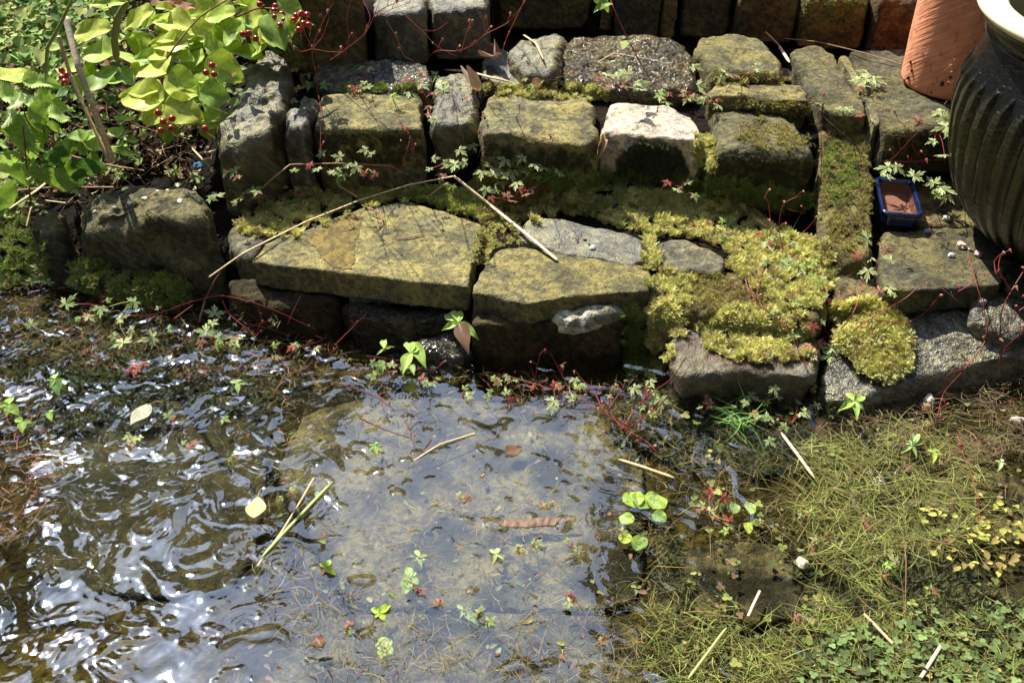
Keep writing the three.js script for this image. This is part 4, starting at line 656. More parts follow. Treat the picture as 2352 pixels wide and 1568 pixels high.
herb('herb robert in the crack below the blue pot', [[1994, 542, 40], [2001, 591, 26], [1994, 620, 36], [2048, 590, 34], [1970, 583, 24, 2], [2035, 566, 30, 3], [2022, 560, 24, 3]], { base: [2010, 640], lift: 0.03 });
herb('small herb robert under the edge of the pebbled slab', [[2042, 661, 30], [2021, 668, 24, 3], [2056, 676, 18, 1]]);
herb('herb robert left of the round moss cushion with dark red leaves', [[1887, 678, 30], [1926, 678, 28, 3], [1926, 717, 30], [1902, 686, 20, 2], [1868, 739, 28, 2], [1916, 763, 26], [1882, 787, 26, 3], [1872, 814, 26], [1912, 800, 34], [1906, 817, 34], [1890, 730, 20, 1]], { base: [1900, 770], lift: 0.03 });
herb('herb robert in the golden moss below the rough sett', [[1848, 477, 22], [1882, 488, 24], [1759, 559, 36], [1773, 545, 26, 1], [1749, 535, 20, 2], [1773, 559, 18, 2], [1810, 610, 36], [1756, 600, 22], [1830, 560, 26, 1], [1800, 540, 22]], { base: [1800, 590] });
herb('tiny sprig with red tips in front of the white sett', [[1579, 420, 24], [1555, 437, 24], [1596, 447, 22], [1535, 417, 22, 2], [1566, 428, 18, 3]], { lift: 0.05 });
herb('herb robert at the pond edge under the big brown boulder', [[309, 692, 34, 1], [228, 706, 34, 1], [150, 699, 40, 1], [300, 668, 20, 2]], { lift: 0.02 });
herb('herb robert on the mossy bank at the far left', [[92, 614, 36, 1], [102, 600, 22], [80, 640, 26, 1], [108, 650, 24, 1], [71, 747, 26, 1]], { lift: 0.02 });
herb('herb robert standing in the shallow water at the left', [[272, 733, 30], [303, 757, 22], [282, 787, 44], [352, 774, 40], [262, 772, 22, 1]], { lift: 0.02, base: [300, 790] });
herb('herb robert with stacked leaves in the water below the straw end', [[493, 721, 40], [473, 764, 44, 1], [500, 777, 32, 1], [485, 742, 26], [544, 777, 24], [626, 733, 22], [460, 782, 24, 3]], { lift: 0.025, base: [485, 790] });
herb('rust red herb robert leaf drifting in the water', [[313, 845, 36, 2], [325, 835, 22, 2]], { lift: 0.004 });
herb('herb robert at the water edge below the square block', [[1320, 870, 24], [1334, 885, 20], [1272, 919, 34], [1269, 934, 24], [1165, 863, 18], [1300, 900, 18, 3]], { lift: 0.015, base: [1310, 905] });
herb('herb robert below the hanging moss at the waterline', [[1456, 890, 34], [1493, 875, 26], [1517, 916, 40], [1500, 900, 24, 1], [1478, 935, 20, 1]], { lift: 0.015 });
herb('herb robert in shallow water under the rusty stone', [[1722, 908, 34], [1778, 884, 28], [1787, 913, 20], [1714, 926, 22, 1]], { lift: 0.015 });
herb('spreading herb robert in the wet grass left of the star seedling', [[1831, 920, 22], [1770, 959, 28, 1], [1766, 1010, 28, 1], [1878, 932, 22], [1851, 946, 30], [1805, 978, 24, 1], [1838, 950, 22]], { lift: 0.012 });
herb('red and green herb robert in the flooded grass right of the centre', [[1636, 1130, 26, 2], [1660, 1142, 26, 2], [1592, 1150, 28, 1], [1616, 1160, 22], [1650, 1160, 22, 1], [1675, 1196, 26, 2], [1608, 1172, 20, 3], [1630, 1172, 24], [1640, 1185, 20, 3]], { lift: 0.006 });
// tiny sprigs nothing tells apart but the place they crowd
const MARKS = [['the white sett', 1495, 300], ['the largest slab', 830, 580], ['the broken slab', 1280, 640], ['the blue pot', 2068, 450], ['the big brown boulder', 320, 530], ['the round moss cushion', 1998, 796], ['the square block', 1255, 810], ['the bark strip', 1226, 1200], ['the star shaped seedling', 1962, 922], ['the cream floating leaf', 587, 1164], ['the knot of red stems', 1439, 984], ['the holed floating leaves', 1476, 1190], ['the grey tan floating leaf', 322, 950], ['the hanging leaf seedling', 942, 812], ['the grey slab', 1340, 550], ['the mossy sloping stone', 1945, 430], ['the olive sett', 1235, 265], ['the pale olive sett', 845, 255], ['the rough sett', 1750, 300], ['the glistening wet slab', 1450, 140], ['the sandy brown stone', 1700, 120], ['the split pale straw', 1833, 1045], ['the rusty front stone', 1720, 860], ['the reed bend', 1043, 405], ['the yellow floating plant', 871, 1408], ['the small grey slab', 1585, 585], ['the narrow dark sett', 1045, 230], ['the clover patch', 2100, 1490], ['the yellow creeping weed', 2260, 1230], ['the wedge boulder', 575, 280], ['the rust red drifting leaf', 313, 845], ['the long green blade', 680, 1195]];
const said = new Set();
function whichOne(kind, leaves, x, y) {
  const cnt = ['single', 'two leaved', 'three leaved'][leaves.length - 1], red = leaves.filter((l) => l[3] === 2 || l[3] === 3).length, tone = red === leaves.length ? 'reddish' : red ? 'red tinged' : leaves.every((l) => l[3] === 0) ? 'pale' : 'green';
  const near = MARKS.map(([n, a, b]) => [n, x - a, y - b, Math.hypot(x - a, y - b)]).sort((a, b) => a[3] - b[3]);
  for (const how of ['', 'further ', 'a little ']) for (const [n, dx, dy] of near.slice(0, 3)) { const v = dy < 0 ? 'above' : 'below', h = dx < 0 ? 'left' : 'right', r = Math.abs(dx) / (Math.abs(dy) + 1), side = r > 2.4 ? h + ' of' : r < 0.42 ? v : v + ' and ' + h + ' of'; const l = `tiny ${tone} ${cnt} ${kind} ${how}${side} ${n}`; if (!said.has(l)) { said.add(l); return l; } }
  return `tiny ${tone} ${cnt} ${kind} near ${near[0][0]}`;
}
function sprigs(label, group, spots, seed, lift = 0.014, tones = [0, 0, 0, 1, 1, 1, 4, 4, 3, 3, 2]) { const R = rng(seed); spots.forEach(([x, y]) => { const n = 1 + Math.floor(R() * 3), l = []; for (let i = 0; i < n; i++) l.push([x + (R() - 0.5) * 34, y + (R() - 0.5) * 24, 13 + R() * 13, tones[Math.floor(R() * tones.length)]]); herb(whichOne(label, l, x, y), l, { base: [x, y + 10], lift: lift * (0.6 + R()), group }); }); }
const along = (pts, n, seed, sx = 18, sy = 14) => { const R = rng(seed), out = []; for (let i = 0; i < n; i++) { const t = R() * (pts.length - 1), k = Math.floor(t), f = t - k; out.push([mix(pts[k][0], pts[k + 1][0], f) + (R() - 0.5) * sx * 2, mix(pts[k][1], pts[k + 1][1], f) + (R() - 0.5) * sy * 2]); } return out; };
sprigs('sprig', 'tiny sprigs along the waterline', along([[120, 700], [420, 740], [700, 810], [1000, 870], [1300, 905], [1560, 930], [1900, 945]], 34, 801, 24, 26), 801, 0.012);
sprigs('sprig', 'tiny sprigs in the golden moss', along([[1320, 470], [1560, 490], [1760, 560], [1860, 640], [1800, 720], [1880, 800]], 17, 802, 36, 26), 802, 0.018);
sprigs('sprig', 'tiny sprigs in the upper seams', along([[740, 205], [1000, 210], [1250, 200], [1480, 215], [1640, 225], [1850, 215], [1990, 290]], 17, 803, 22, 12), 803, 0.018);
sprigs('sprig', 'tiny sprigs behind the largest slab', along([[560, 470], [700, 410], [900, 400], [1050, 420]], 11, 804, 24, 18), 804, 0.03);
sprigs('drowned sprig', 'tiny sprigs in the shallow water', along([[300, 1000], [700, 1080], [900, 1250], [1150, 1180], [1400, 1280], [1250, 1450], [800, 1450], [1650, 1250], [1900, 1180], [2150, 1350]], 34, 805, 90, 80), 805, 0.003, [1, 1, 4, 3, 0]);
// ---------- seedlings with pointed leaves: base, tips ----------
function seedling(label, base, tips, { h = 0.02, wr = 0.42, m = 'leaf_fresh', geo = 'lance', name = 'seedling' } = {}) {
  const b0 = onTop(base[0], base[1] + 4, 0), g = V(b0.x, Math.max(b0.y, -0.015), b0.z), t = thing(name, label, 'plant', g), top = P(base[0], base[1], h < 0 ? h : Math.max(0.003, g.y + h));
  part('stem', shift(tube([g, g.clone().lerp(top, 0.5).add(V(0.003, 0, 0)), top], 0.0011, 0.0008, 8, 5), g), M.stem_red, t);
  tips.forEach(([x, y, mm, bx, by], i) => { const b = bx ? P(bx, by, top.y) : top, e = P(x, y, top.y + (LR() - 0.55) * 0.01 * (h > 0.01 ? 1 : 0.25)); leaf(t, GEO[geo][i % GEO[geo].length], M[mm ?? m], b, e, b.distanceTo(e) * wr, V((LR() - 0.5) * 0.3, 1, 0.3)); });
  return t;
}
seedling('bright seedling with broad pointed leaves on the dark stones under the broken slab', [1054, 742], [[1045, 704], [1016, 702], [1014, 754], [1095, 766], [1030, 738], [1070, 790, 'leaf_brown']], { wr: 0.5, h: 0.035 });
seedling('seedling with two hanging oval leaves at the waterline left of centre', [942, 812], [[924, 848], [974, 824, 'leaf_fresh', 945, 788], [938, 775], [966, 788], [950, 856, 'leaf_herb', 945, 838]], { wr: 0.5, h: 0.03 });
seedling('thin seedling with narrow leaves just left of the hanging leaf seedling', [882, 802], [[879, 772], [863, 811], [906, 793], [878, 850, 'leaf_herb', 880, 828]], { wr: 0.36, h: 0.03 });
seedling('star shaped pale seedling at the foot of the wet sloping slab', [1962, 922], [[1942, 895], [1996, 897], [1930, 938], [1974, 950], [1988, 940, 'leaf_herb']], { wr: 0.44, h: 0.03 });
seedling('upright willow like sprig in the flooded grass at the right', [2096, 1024], [[2110, 982], [2075, 1034], [2128, 1010], [2086, 1000], [2108, 1050], [2076, 1012]], { wr: 0.3, m: 'leaf_herb', h: 0.015 });
seedling('small rosette of yellow green leaves right of the willow like sprig', [2147, 1040], [[2130, 1030], [2172, 1040], [2146, 1060], [2158, 1024]], { wr: 0.45, h: 0.01, m: 'leaf_lime' });
seedling('pale little rosette near the right edge of the flooded grass', [2300, 1061], [[2286, 1056], [2316, 1066], [2296, 1078], [2306, 1048]], { wr: 0.45, h: 0.01, m: 'leaf_pale' });
seedling('five pointed green seedling in the dark water at the left', [125, 872], [[102, 870], [122, 846], [150, 870], [140, 886], [112, 888], [128, 902, 'leaf_deep']], { wr: 0.45, h: 0.01, m: 'leaf_green' });
seedling('ragged green leaves floating at the far left edge', [20, 930], [[-10, 930], [38, 948], [24, 905], [10, 950]], { wr: 0.6, h: 0.006, m: 'leaf_green' });
seedling('two lobed green leaf floating below the ragged leaves', [52, 968], [[30, 960], [74, 966], [48, 990]], { wr: 0.7, h: 0.006, m: 'leaf_green' });
seedling('little green sprig in the water right of the two lobed leaf', [112, 948], [[96, 952], [122, 936], [116, 964]], { wr: 0.6, h: 0.004, m: 'leaf_green' });
seedling('oval leaved sprig in the water below the long red stem', [545, 880], [[525, 872], [553, 864], [570, 878], [545, 898]], { wr: 0.5, h: 0.008, m: 'leaf_herb' });
seedling('grey green willow like sprig in the shallow water', [861, 1024], [[845, 1018], [868, 1008], [880, 1016], [842, 1034], [866, 1044], [882, 1036]], { wr: 0.35, h: 0.004, m: 'leaf_herb' });
seedling('white and green sprig in the dark gap of the reflection', [1140, 1272], [[1122, 1258], [1146, 1250], [1150, 1270], [1132, 1290], [1160, 1284]], { wr: 0.42, h: 0.006, m: 'leaf_pale' });
seedling('large holed heart shaped leaves floating right of centre', [1478, 1190], [[1446, 1126, 'leaf_lime', 1462, 1166], [1480, 1130, 'leaf_green', 1470, 1170], [1424, 1182, 'leaf_lime', 1454, 1202], [1512, 1130, 'leaf_lime', 1500, 1170], [1530, 1196, 'leaf_green', 1500, 1178], [1420, 1232, 'leaf_gold', 1452, 1240], [1462, 1262, 'leaf_green', 1474, 1232]], { wr: 0.9, h: -0.002, geo: 'round' });
seedling('three leaved submerged plant left of centre', [963, 1279], [[952, 1258], [984, 1270], [944, 1288], [968, 1300]], { wr: 0.5, h: -0.006, m: 'leaf_lime' });
seedling('floating plant with two broad yellow leaves near the bottom', [940, 1326], [[920, 1344], [962, 1340], [938, 1300], [956, 1312], [930, 1362]], { wr: 0.6, h: -0.006, m: 'leaf_lime', geo: 'round' });
seedling('four leaved yellow green plant over a dark patch near the bottom', [871, 1408], [[852, 1396], [884, 1424], [860, 1418], [896, 1386], [876, 1392]], { wr: 0.55, h: 0.003, m: 'leaf_lime', geo: 'round' });
seedling('large four part yellow leaf under the water near the bottom edge', [882, 1486], [[862, 1478], [898, 1466], [902, 1500], [874, 1512], [878, 1460]], { wr: 0.8, h: -0.006, m: 'leaf_gold', geo: 'round' });
seedling('yellow and pink leaved plant in the bright reflection', [748, 1304], [[732, 1290], [758, 1276], [764, 1306], [736, 1318, 'leaf_rose'], [772, 1318]], { wr: 0.5, h: 0.004, m: 'leaf_lime' });
seedling('oval leaves drifting just below the yellow and pink plant', [775, 1344], [[790, 1334], [796, 1350], [760, 1356], [782, 1358]], { wr: 0.5, h: -0.006, m: 'leaf_lime' });
seedling('pale trefoil under the water right of the bottom centre', [1462, 1350], [[1448, 1342], [1476, 1344], [1460, 1366]], { wr: 0.6, h: -0.006, m: 'leaf_herb' });
seedling('blue green leaves deep under the bottom centre', [1064, 1400], [[1048, 1386], [1082, 1392], [1056, 1418], [1078, 1416], [1096, 1430]], { wr: 0.5, h: -0.006, m: 'leaf_herb' });
seedling('two veined oval leaves by the red herb robert in the flooded grass', [1705, 1170], [[1722, 1150, 'leaf_lime', 1724, 1182], [1690, 1152, 'leaf_herb', 1684, 1180], [1722, 1224, 'leaf_gold', 1716, 1200]], { wr: 0.62, h: -0.003, geo: 'round' });
// bindweed: red stem and arrow leaves
{ const b = P(1398, 0, 0.44), t = thing('bindweed', 'purple bindweed stem with two heart shaped leaves hanging before the upper wall', 'climbing plant', b);
  part('stem', shift(tube([[1396, -20, 0.46], [1412, 24, 0.43], [1440, 84, 0.38], [1470, 142, 0.33], [1497, 187, 0.285]].map(([x, y, h]) => P(x, y, h)), 0.0016, 0.0012, 24, 6), b), M.stem_red, t);
  const hg = bladeGeo({ w: (q) => Math.pow(1 - q, 0.8) * (1.15 - 0.25 * q) + 0.02, nu: 6, nv: 12, fold: 0.2 });
  leaf(t, hg, M.leaf_green, P(1394, 2, 0.45), P(1366, 22, 0.44), 0.03, V(0, 1, 0.7)); leaf(t, hg, M.leaf_pale, P(1437, 92, 0.375), P(1434, 116, 0.35), 0.026, V(0.2, 0.7, 0.9)); leaf(t, hg, M.leaf_green, P(1376, -10, 0.46), P(1402, 26, 0.43), 0.034, V(0.2, 0.7, 0.9)); }
// ---------- red stems: paths of [x, y, lift above what lies below] ----------
function redStem(label, paths, { r = 0.0013, m = 'stem_red', buds = 0.5, lift = 0.02, name = 'red_stem', cat = 'plant stem' } = {}) {
  const lines = paths.map((p) => p.map(([x, y, l]) => { const q = onTop(x, y, 0), y0 = Math.max(q.y, 0); return P(x, y, y0 + (l ?? lift)); }));
  const b = lines[0][0].clone(), t = thing(name, label, cat, b);
  lines.forEach((l) => {
    part('stem', shift(tube(l, r * (0.6 + 0.4 * LR()), r * 0.4, 10 * l.length, 5), b), M[m], t);
    l.forEach((p, i) => { if (LR() > buds || !i) return; const a = LR() * 6.28, e = p.clone().add(V(Math.cos(a) * 0.012, 0.008 + LR() * 0.012, Math.sin(a) * 0.008)); part('seed_stalk', shift(tube([p, p.clone().lerp(e, 0.5).add(V(0, 0.003, 0)), e], r * 0.5, r * 0.3, 5, 4), b), M[m], t); const bud = part('seed_head', budGeo, M[LR() < 0.5 ? 'leaf_red' : 'leaf_rose'], t); bud.position.copy(e).sub(b); bud.scale.setScalar(0.0022 + LR() * 0.0014); bud.rotation.set(LR() * 3, LR() * 3, 0); });
  }); return t;
}
const budGeo = new THREE.LatheGeometry([[0, -1], [0.7, -0.6], [0.9, 0], [0.5, 0.8], [0.15, 2.2], [0, 3]].map(([a, b]) => new THREE.Vector2(a, b)), 7);
redStem('red stems with seed heads rising left of the grey wall stones', [[[740, 150], [776, 126, 0.05], [837, 78, 0.1], [861, 30, 0.14], [872, -6, 0.16]], [[837, 78, 0.1], [850, 40, 0.13], [834, 0, 0.15]], [[861, 31, 0.14], [890, 14, 0.15], [926, 0, 0.16]], [[790, 140, 0.02], [800, 90, 0.08], [796, 40, 0.12], [806, 0, 0.14]]], { buds: 0.8 });
redStem('red stems arching across the two grey wall stones', [[[926, 31, 0.14], [966, 68, 0.1], [1007, 109, 0.05], [1048, 129, 0.02]], [[885, 44, 0.13], [912, 88, 0.09], [926, 126, 0.05], [950, 140, 0.02]], [[868, 37, 0.13], [900, 20, 0.14], [940, 6, 0.15]], [[966, 68, 0.1], [1000, 70, 0.1], [1030, 50, 0.12]]], { buds: 0.8 });
redStem('curving red stem sweeping up from the dry leaf to the upper right', [[[985, 128, 0.02], [1007, 116, 0.04], [1048, 117, 0.05], [1082, 105, 0.06], [1116, 78, 0.09], [1167, 51, 0.1], [1201, 10, 0.12], [1212, -8, 0.14]], [[1116, 78, 0.09], [1110, 50, 0.11], [1100, 28, 0.13]], [[1153, 118, 0.02], [1163, 90, 0.06], [1184, 44, 0.1], [1205, 0, 0.13]], [[1060, 116, 0.05], [1074, 70, 0.09], [1086, 60, 0.1]]], { buds: 0.9, r: 0.0015 });
redStem('star of red stems with pink flowers above the jagged stone', [[[731, 218, 0.02], [722, 160, 0.08], [717, 112, 0.12], [741, 50, 0.15], [765, 7, 0.17]], [[717, 112, 0.12], [697, 68, 0.14], [690, 40, 0.15]], [[717, 112, 0.12], [740, 84, 0.13], [756, 40, 0.15]], [[717, 112, 0.12], [752, 118, 0.1], [790, 120, 0.08]], [[717, 112, 0.12], [690, 118, 0.1], [660, 100, 0.1]], [[731, 218, 0.02], [737, 260, 0.01], [735, 345, 0.03]]], { buds: 0.8 });
redStem('thin red stems hanging down the front of the pale olive sett', [[[912, 262, 0.01], [925, 290, 0.02], [941, 310, 0.03], [936, 340, 0.05], [920, 390, 0.03]], [[941, 310, 0.03], [948, 350, 0.03], [960, 380, 0.01]]], { buds: 0.9, r: 0.001 });
redStem('fine red stems lying over the narrow dark sett', [[[1030, 205], [1050, 240], [1080, 262], [1110, 270]], [[1096, 180], [1090, 220], [1106, 250]], [[1040, 250], [1070, 262], [1098, 266]]], { buds: 0.7, r: 0.0009, lift: 0.012 });
redStem('short red sprig at the front edge of the olive sett', [[[1250, 380, 0.01], [1256, 345, 0.03], [1270, 325, 0.035]], [[1256, 345, 0.03], [1248, 322, 0.035]], [[1098, 360, 0.01], [1112, 320, 0.03], [1122, 290, 0.03]]], { buds: 1, r: 0.001 });
redStem('red stems bending over the moss from the long sloping stone', [[[1800, 590, 0.01], [1790, 520, 0.05], [1800, 470, 0.07], [1830, 452, 0.07]], [[1800, 560, 0.02], [1760, 520, 0.03], [1720, 490, 0.03]], [[1770, 500, 0.04], [1764, 462, 0.06], [1756, 455, 0.07]], [[1810, 480, 0.05], [1850, 490, 0.04]]], { buds: 0.8 });
redStem('red stems running down through the golden moss', [[[1756, 610, 0.02], [1738, 680, 0.015], [1745, 700, 0.012], [1800, 745, 0.012], [1840, 815, 0.01], [1855, 838, 0.01]], [[1712, 640, 0.02], [1722, 672, 0.014], [1738, 690, 0.012]], [[1672, 650, 0.015], [1700, 670, 0.015], [1730, 690, 0.012]]], { buds: 0.6, r: 0.0015 });
redStem('red stem with leaflets standing beside the long sloping stone', [[[1885, 430, 0.0], [1888, 350, 0.05], [1886, 290, 0.08], [1893, 240, 0.1]], [[1888, 300, 0.06], [1880, 255, 0.08]]], { buds: 0.9, r: 0.001 });
redStem('red stems fanning out behind the blue pot', [[[2004, 396, 0.01], [2055, 360, 0.02], [2096, 316, 0.04], [2123, 292, 0.05]], [[2030, 370, 0.02], [2096, 371, 0.02], [2161, 367, 0.02]], [[2096, 316, 0.04], [2078, 290, 0.05], [2060, 270, 0.06]], [[2096, 330, 0.03], [2110, 360, 0.02], [2130, 372, 0.02]], [[2070, 345, 0.03], [2064, 320, 0.04]]], { buds: 0.9 });
redStem('forked dry red stem in front of the terracotta pipe', [[[2176, 225, 0.02], [2178, 196, 0.06], [2168, 164, 0.09]], [[2178, 196, 0.06], [2196, 180, 0.07], [2202, 156, 0.09]], [[2170, 240, 0.01], [2200, 205, 0.04], [2214, 196, 0.05]]], { buds: 1, r: 0.0009, m: 'bark_red' });
redStem('red stem crossing the round moss cushion', [[[1890, 800, 0.02], [1926, 780, 0.03], [1980, 745, 0.035], [2028, 715, 0.03], [2080, 685, 0.02], [2113, 655, 0.02]], [[1920, 770, 0.03], [1960, 720, 0.05], [1985, 650, 0.05]], [[2010, 735, 0.03], [2080, 740, 0.02], [2120, 722, 0.015], [2150, 690, 0.015]]], { buds: 0.5 });
redStem('long red stem bending down over the wet sloping slab', [[[2225, 583, 0.03], [2242, 647, 0.03], [2263, 719, 0.03], [2263, 783, 0.03], [2215, 848, 0.04], [2171, 899, 0.03], [2157, 943, 0.015], [2150, 970, 0.0]], [[2273, 740, 0.04], [2263, 783, 0.03]], [[2215, 848, 0.04], [2180, 860, 0.04], [2166, 905, 0.025], [2176, 935, 0.01]], [[2242, 647, 0.03], [2200, 670, 0.02]]], { buds: 0.6, r: 0.0016 });
redStem('tall red stems at the right edge below the ribbed pot', [[[2300, 830, 0.01], [2300, 722, 0.06], [2324, 668, 0.08], [2351, 624, 0.09]], [[2324, 668, 0.08], [2296, 620, 0.1], [2298, 590, 0.11]], [[2290, 850, 0.0], [2310, 800, 0.03], [2352, 760, 0.05]], [[2300, 722, 0.06], [2330, 720, 0.06], [2360, 700, 0.07]], [[2310, 640, 0.09], [2290, 630, 0.1], [2284, 600, 0.1]]], { buds: 0.9, r: 0.0014 });
redStem('long red stem arching low over the pond edge under the big boulder', [[[282, 723, 0.01], [347, 723, 0.015], [442, 692, 0.04], [503, 679, 0.05], [561, 689, 0.045], [639, 716, 0.03], [724, 757, 0.01]], [[395, 735, 0.01], [442, 700, 0.035]], [[510, 690, 0.04], [525, 720, 0.025], [560, 750, 0.012], [590, 770, 0.005]]], { buds: 0.3, r: 0.0016 });
redStem('red stems sticking out of the water under the largest slab', [[[590, 760, 0.0], [600, 735, 0.02], [592, 700, 0.04]], [[660, 745, 0.0], [672, 716, 0.02], [690, 680, 0.05]], [[770, 791, 0.0], [814, 747, 0.03], [840, 721, 0.05]], [[560, 742, 0.005], [620, 755, 0.01], [660, 770, 0.005]], [[814, 747, 0.03], [806, 735, 0.04]], [[700, 795, 0.002], [740, 780, 0.01], [724, 770, 0.02]]], { buds: 0.4, r: 0.0014 });
redStem('red stem drifting below the hanging leaf seedling', [[[841, 817, 0.01], [880, 822, 0.012], [922, 829, 0.01], [953, 844, 0.006], [980, 865, 0.002]], [[953, 844, 0.006], [990, 850, 0.004], [1010, 840, 0.006]]], { buds: 0.4, r: 0.0016 });
redStem('red sprig leaning against the square block', [[[1306, 892, 0.0], [1286, 851, 0.02], [1262, 807, 0.05]], [[1286, 840, 0.03], [1300, 832, 0.035]], [[1230, 866, 0.0], [1234, 840, 0.02], [1240, 815, 0.04]], [[1228, 870, 0.0], [1220, 845, 0.015]]], { buds: 0.5, r: 0.0014 });
redStem('knot of red stems in the water below the hanging moss', [[[1439, 984, 0.0], [1388, 946, 0.006], [1368, 905, 0.012], [1334, 868, 0.02]], [[1429, 985, 0.0], [1480, 916, 0.02], [1541, 871, 0.04], [1576, 820, 0.06]], [[1435, 990, 0.0], [1463, 970, 0.01], [1517, 929, 0.02], [1576, 854, 0.04]], [[1430, 985, 0.0], [1400, 940, 0.01], [1430, 896, 0.02]], [[1440, 990, 0.0], [1480, 1010, 0.003], [1512, 1040, 0.0]], [[1250, 920, 0.004], [1330, 924, 0.008], [1400, 930, 0.004]], [[1420, 960, 0.0], [1440, 975, 0.008], [1470, 985, 0.003]]], { buds: 0.5, r: 0.0017 });
redStem('submerged pink red stems in the shallow water left of centre', [[[776, 880, 0.001], [850, 905, 0.001], [900, 935, 0.001]], [[826, 960, 0.001], [880, 985, 0.001], [940, 1005, 0.001]], [[930, 965, 0.001], [945, 1000, 0.001], [950, 1030, 0.0]], [[990, 1010, 0.001], [960, 1050, 0.0]], [[870, 905, 0.003], [900, 895, 0.012]], [[872, 908, 0.003], [880, 940, 0.001]]], { buds: 0.2, r: 0.0012 });
redStem('red stem lying in the flooded grass at the far right', [[[2210, 1040, 0.002], [2232, 1090, 0.004], [2246, 1150, 0.004], [2255, 1210, 0.002]], [[2200, 1000, 0.002], [2216, 1040, 0.004]], [[2292, 930, 0.004], [2340, 915, 0.006], [2370, 912, 0.004]]], { buds: 0.3, r: 0.0016 });
redStem('thin brown stem upright across the dark sunken slab at the bottom right', [[[2076, 1240, 0.004], [2082, 1290, 0.006], [2080, 1400, 0.004], [2078, 1430, 0.0]], [[2080, 1360, 0.005], [2046, 1340, 0.004], [2040, 1330, 0.003]]], { buds: 0.1, r: 0.0012, m: 'bark_red' });
// ---------- straws, reeds, sticks ----------
function strawGeo(pts, w, th, closedAt) { // a flattened stalk along points
  const c = new THREE.CatmullRomCurve3(pts, false, 'catmullrom', 0.05), n = 14 * pts.length, pos = [], idx = [], uv = [], cs = c.getSpacedPoints(n), m = 8;
  cs.forEach((p, k) => { const d = cs[Math.min(n, k + 1)].clone().sub(cs[Math.max(0, k - 1)]).normalize(), s = d.clone().cross(V(0, 1, 0)).normalize(), u = s.clone().cross(d).normalize(), t = k / n, f = closedAt ? Math.min(1, 0.25 + 8 * Math.min(t, 1 - t)) : 1; for (let i = 0; i < m; i++) { const a = i / m * 6.283, q = p.clone().addScaledVector(s, Math.cos(a) * w * f / 2).addScaledVector(u, Math.sin(a) * th * f / 2); pos.push(q.x, q.y, q.z); uv.push(i / m, t * 6); } });
  for (let k = 0; k < n; k++) for (let i = 0; i < m; i++) { const j = (i + 1) % m, a = k * m + i, b = k * m + j, e = a + m, d = b + m; idx.push(a, b, e, b, d, e); }
  for (const [o, flip] of [[0, 0], [n * m, 1]]) for (let i = 1; i < m - 1; i++) flip ? idx.push(o, o + i, o + i + 1) : idx.push(o, o + i + 1, o + i);
  const g = new THREE.BufferGeometry(); g.setAttribute('position', new THREE.Float32BufferAttribute(pos, 3)); g.setAttribute('uv', new THREE.Float32BufferAttribute(uv, 2)); g.setIndex(idx); g.computeVertexNormals(); return g;
}
function straw(name, label, cat, pts, wpx, m, { lift = 0.006, taper = false } = {}) {
  const l = pts.map(([x, y, k]) => { const q = onTop(x, y, 0); return P(x, y, Math.max(q.y, 0) + (k ?? lift)); }), b = l[0].clone(), w = wpx * 0.00082;
  return solo(name, shift(strawGeo(l, w, w * 0.6, taper), b), M[m], label, cat, b);
}
straw('dry_reed', 'long dry reed stalk sloping down over the largest slab into the pond edge', 'reed', [[480, 636, 0.05], [560, 580, 0.035], [700, 510, 0.03], [830, 458, 0.03], [940, 424, 0.03], [1040, 405, 0.035], [1046, 405, 0.035]], 5.5, 'straw');
straw('dry_reed', 'pale straight straw pointing from the bend down to the broken slab', 'reed', [[1042, 404, 0.038], [1130, 474, 0.02], [1210, 538, 0.012], [1280, 597, 0.005]], 9, 'straw_pale');
straw('dry_reed', 'thin frayed reed end hanging from the long reed into the water', 'reed', [[505, 625, 0.05], [492, 645, 0.04], [470, 690, 0.02], [456, 740, 0.0]], 6, 'twig', { taper: true });
straw('stick', 'bent grey stick behind the long reed', 'stick', [[571, 462, 0.015], [620, 415, 0.02], [666, 378, 0.025], [780, 375, 0.02], [895, 381, 0.015], [930, 398, 0.01]], 6, 'twig');
straw('straw', 'short tan straw lying in the moss behind the largest slab', 'straw', [[774, 424, 0.01], [800, 440, 0.01], [824, 454, 0.008]], 8, 'straw', { taper: true });
straw('straw', 'small pale stick leaning on the lime moss', 'straw', [[985, 452, 0.012], [1010, 430, 0.02], [1030, 420, 0.02]], 6, 'straw', { taper: true });
straw('stick', 'dark hooked stem lying on the largest slab', 'stem', [[866, 525, 0.004], [878, 505, 0.008], [874, 488, 0.012], [850, 478, 0.012]], 4, 'bark_red');
straw('stick', 'tiny brown twig on the middle of the largest slab', 'twig', [[908, 548, 0.003], [940, 544, 0.004], [975, 536, 0.004]], 4, 'bark_red', { taper: true });
straw('stick', 'flat brown stick on the stones left of the dry leaf', 'stick', [[1021, 160, 0.012], [1076, 164, 0.012], [1130, 178, 0.01], [1182, 190, 0.008]], 9, 'straw', { taper: true });
straw('stick', 'pair of thin sticks on the uneven back stone', 'stick', [[1200, 78, 0.02], [1232, 100, 0.02], [1248, 136, 0.012]], 7, 'straw', { taper: true });
straw('straw', 'pale split stick between the sandy brown stone and the long slab', 'stick', [[1760, 74, 0.02], [1790, 105, 0.015], [1814, 143, 0.01]], 10, 'straw_pale', { taper: true });
straw('stick', 'thin brown stalk along the foot of the upper wall', 'stick', [[1800, 88, 0.01], [1880, 96, 0.012], [1980, 120, 0.012], [2080, 150, 0.012]], 5, 'twig');
straw('stick', 'pale bent grass stalk on the wet slab at the back', 'stalk', [[1374, 142, 0.008], [1410, 122, 0.012], [1470, 132, 0.01], [1510, 138, 0.006]], 3, 'straw');
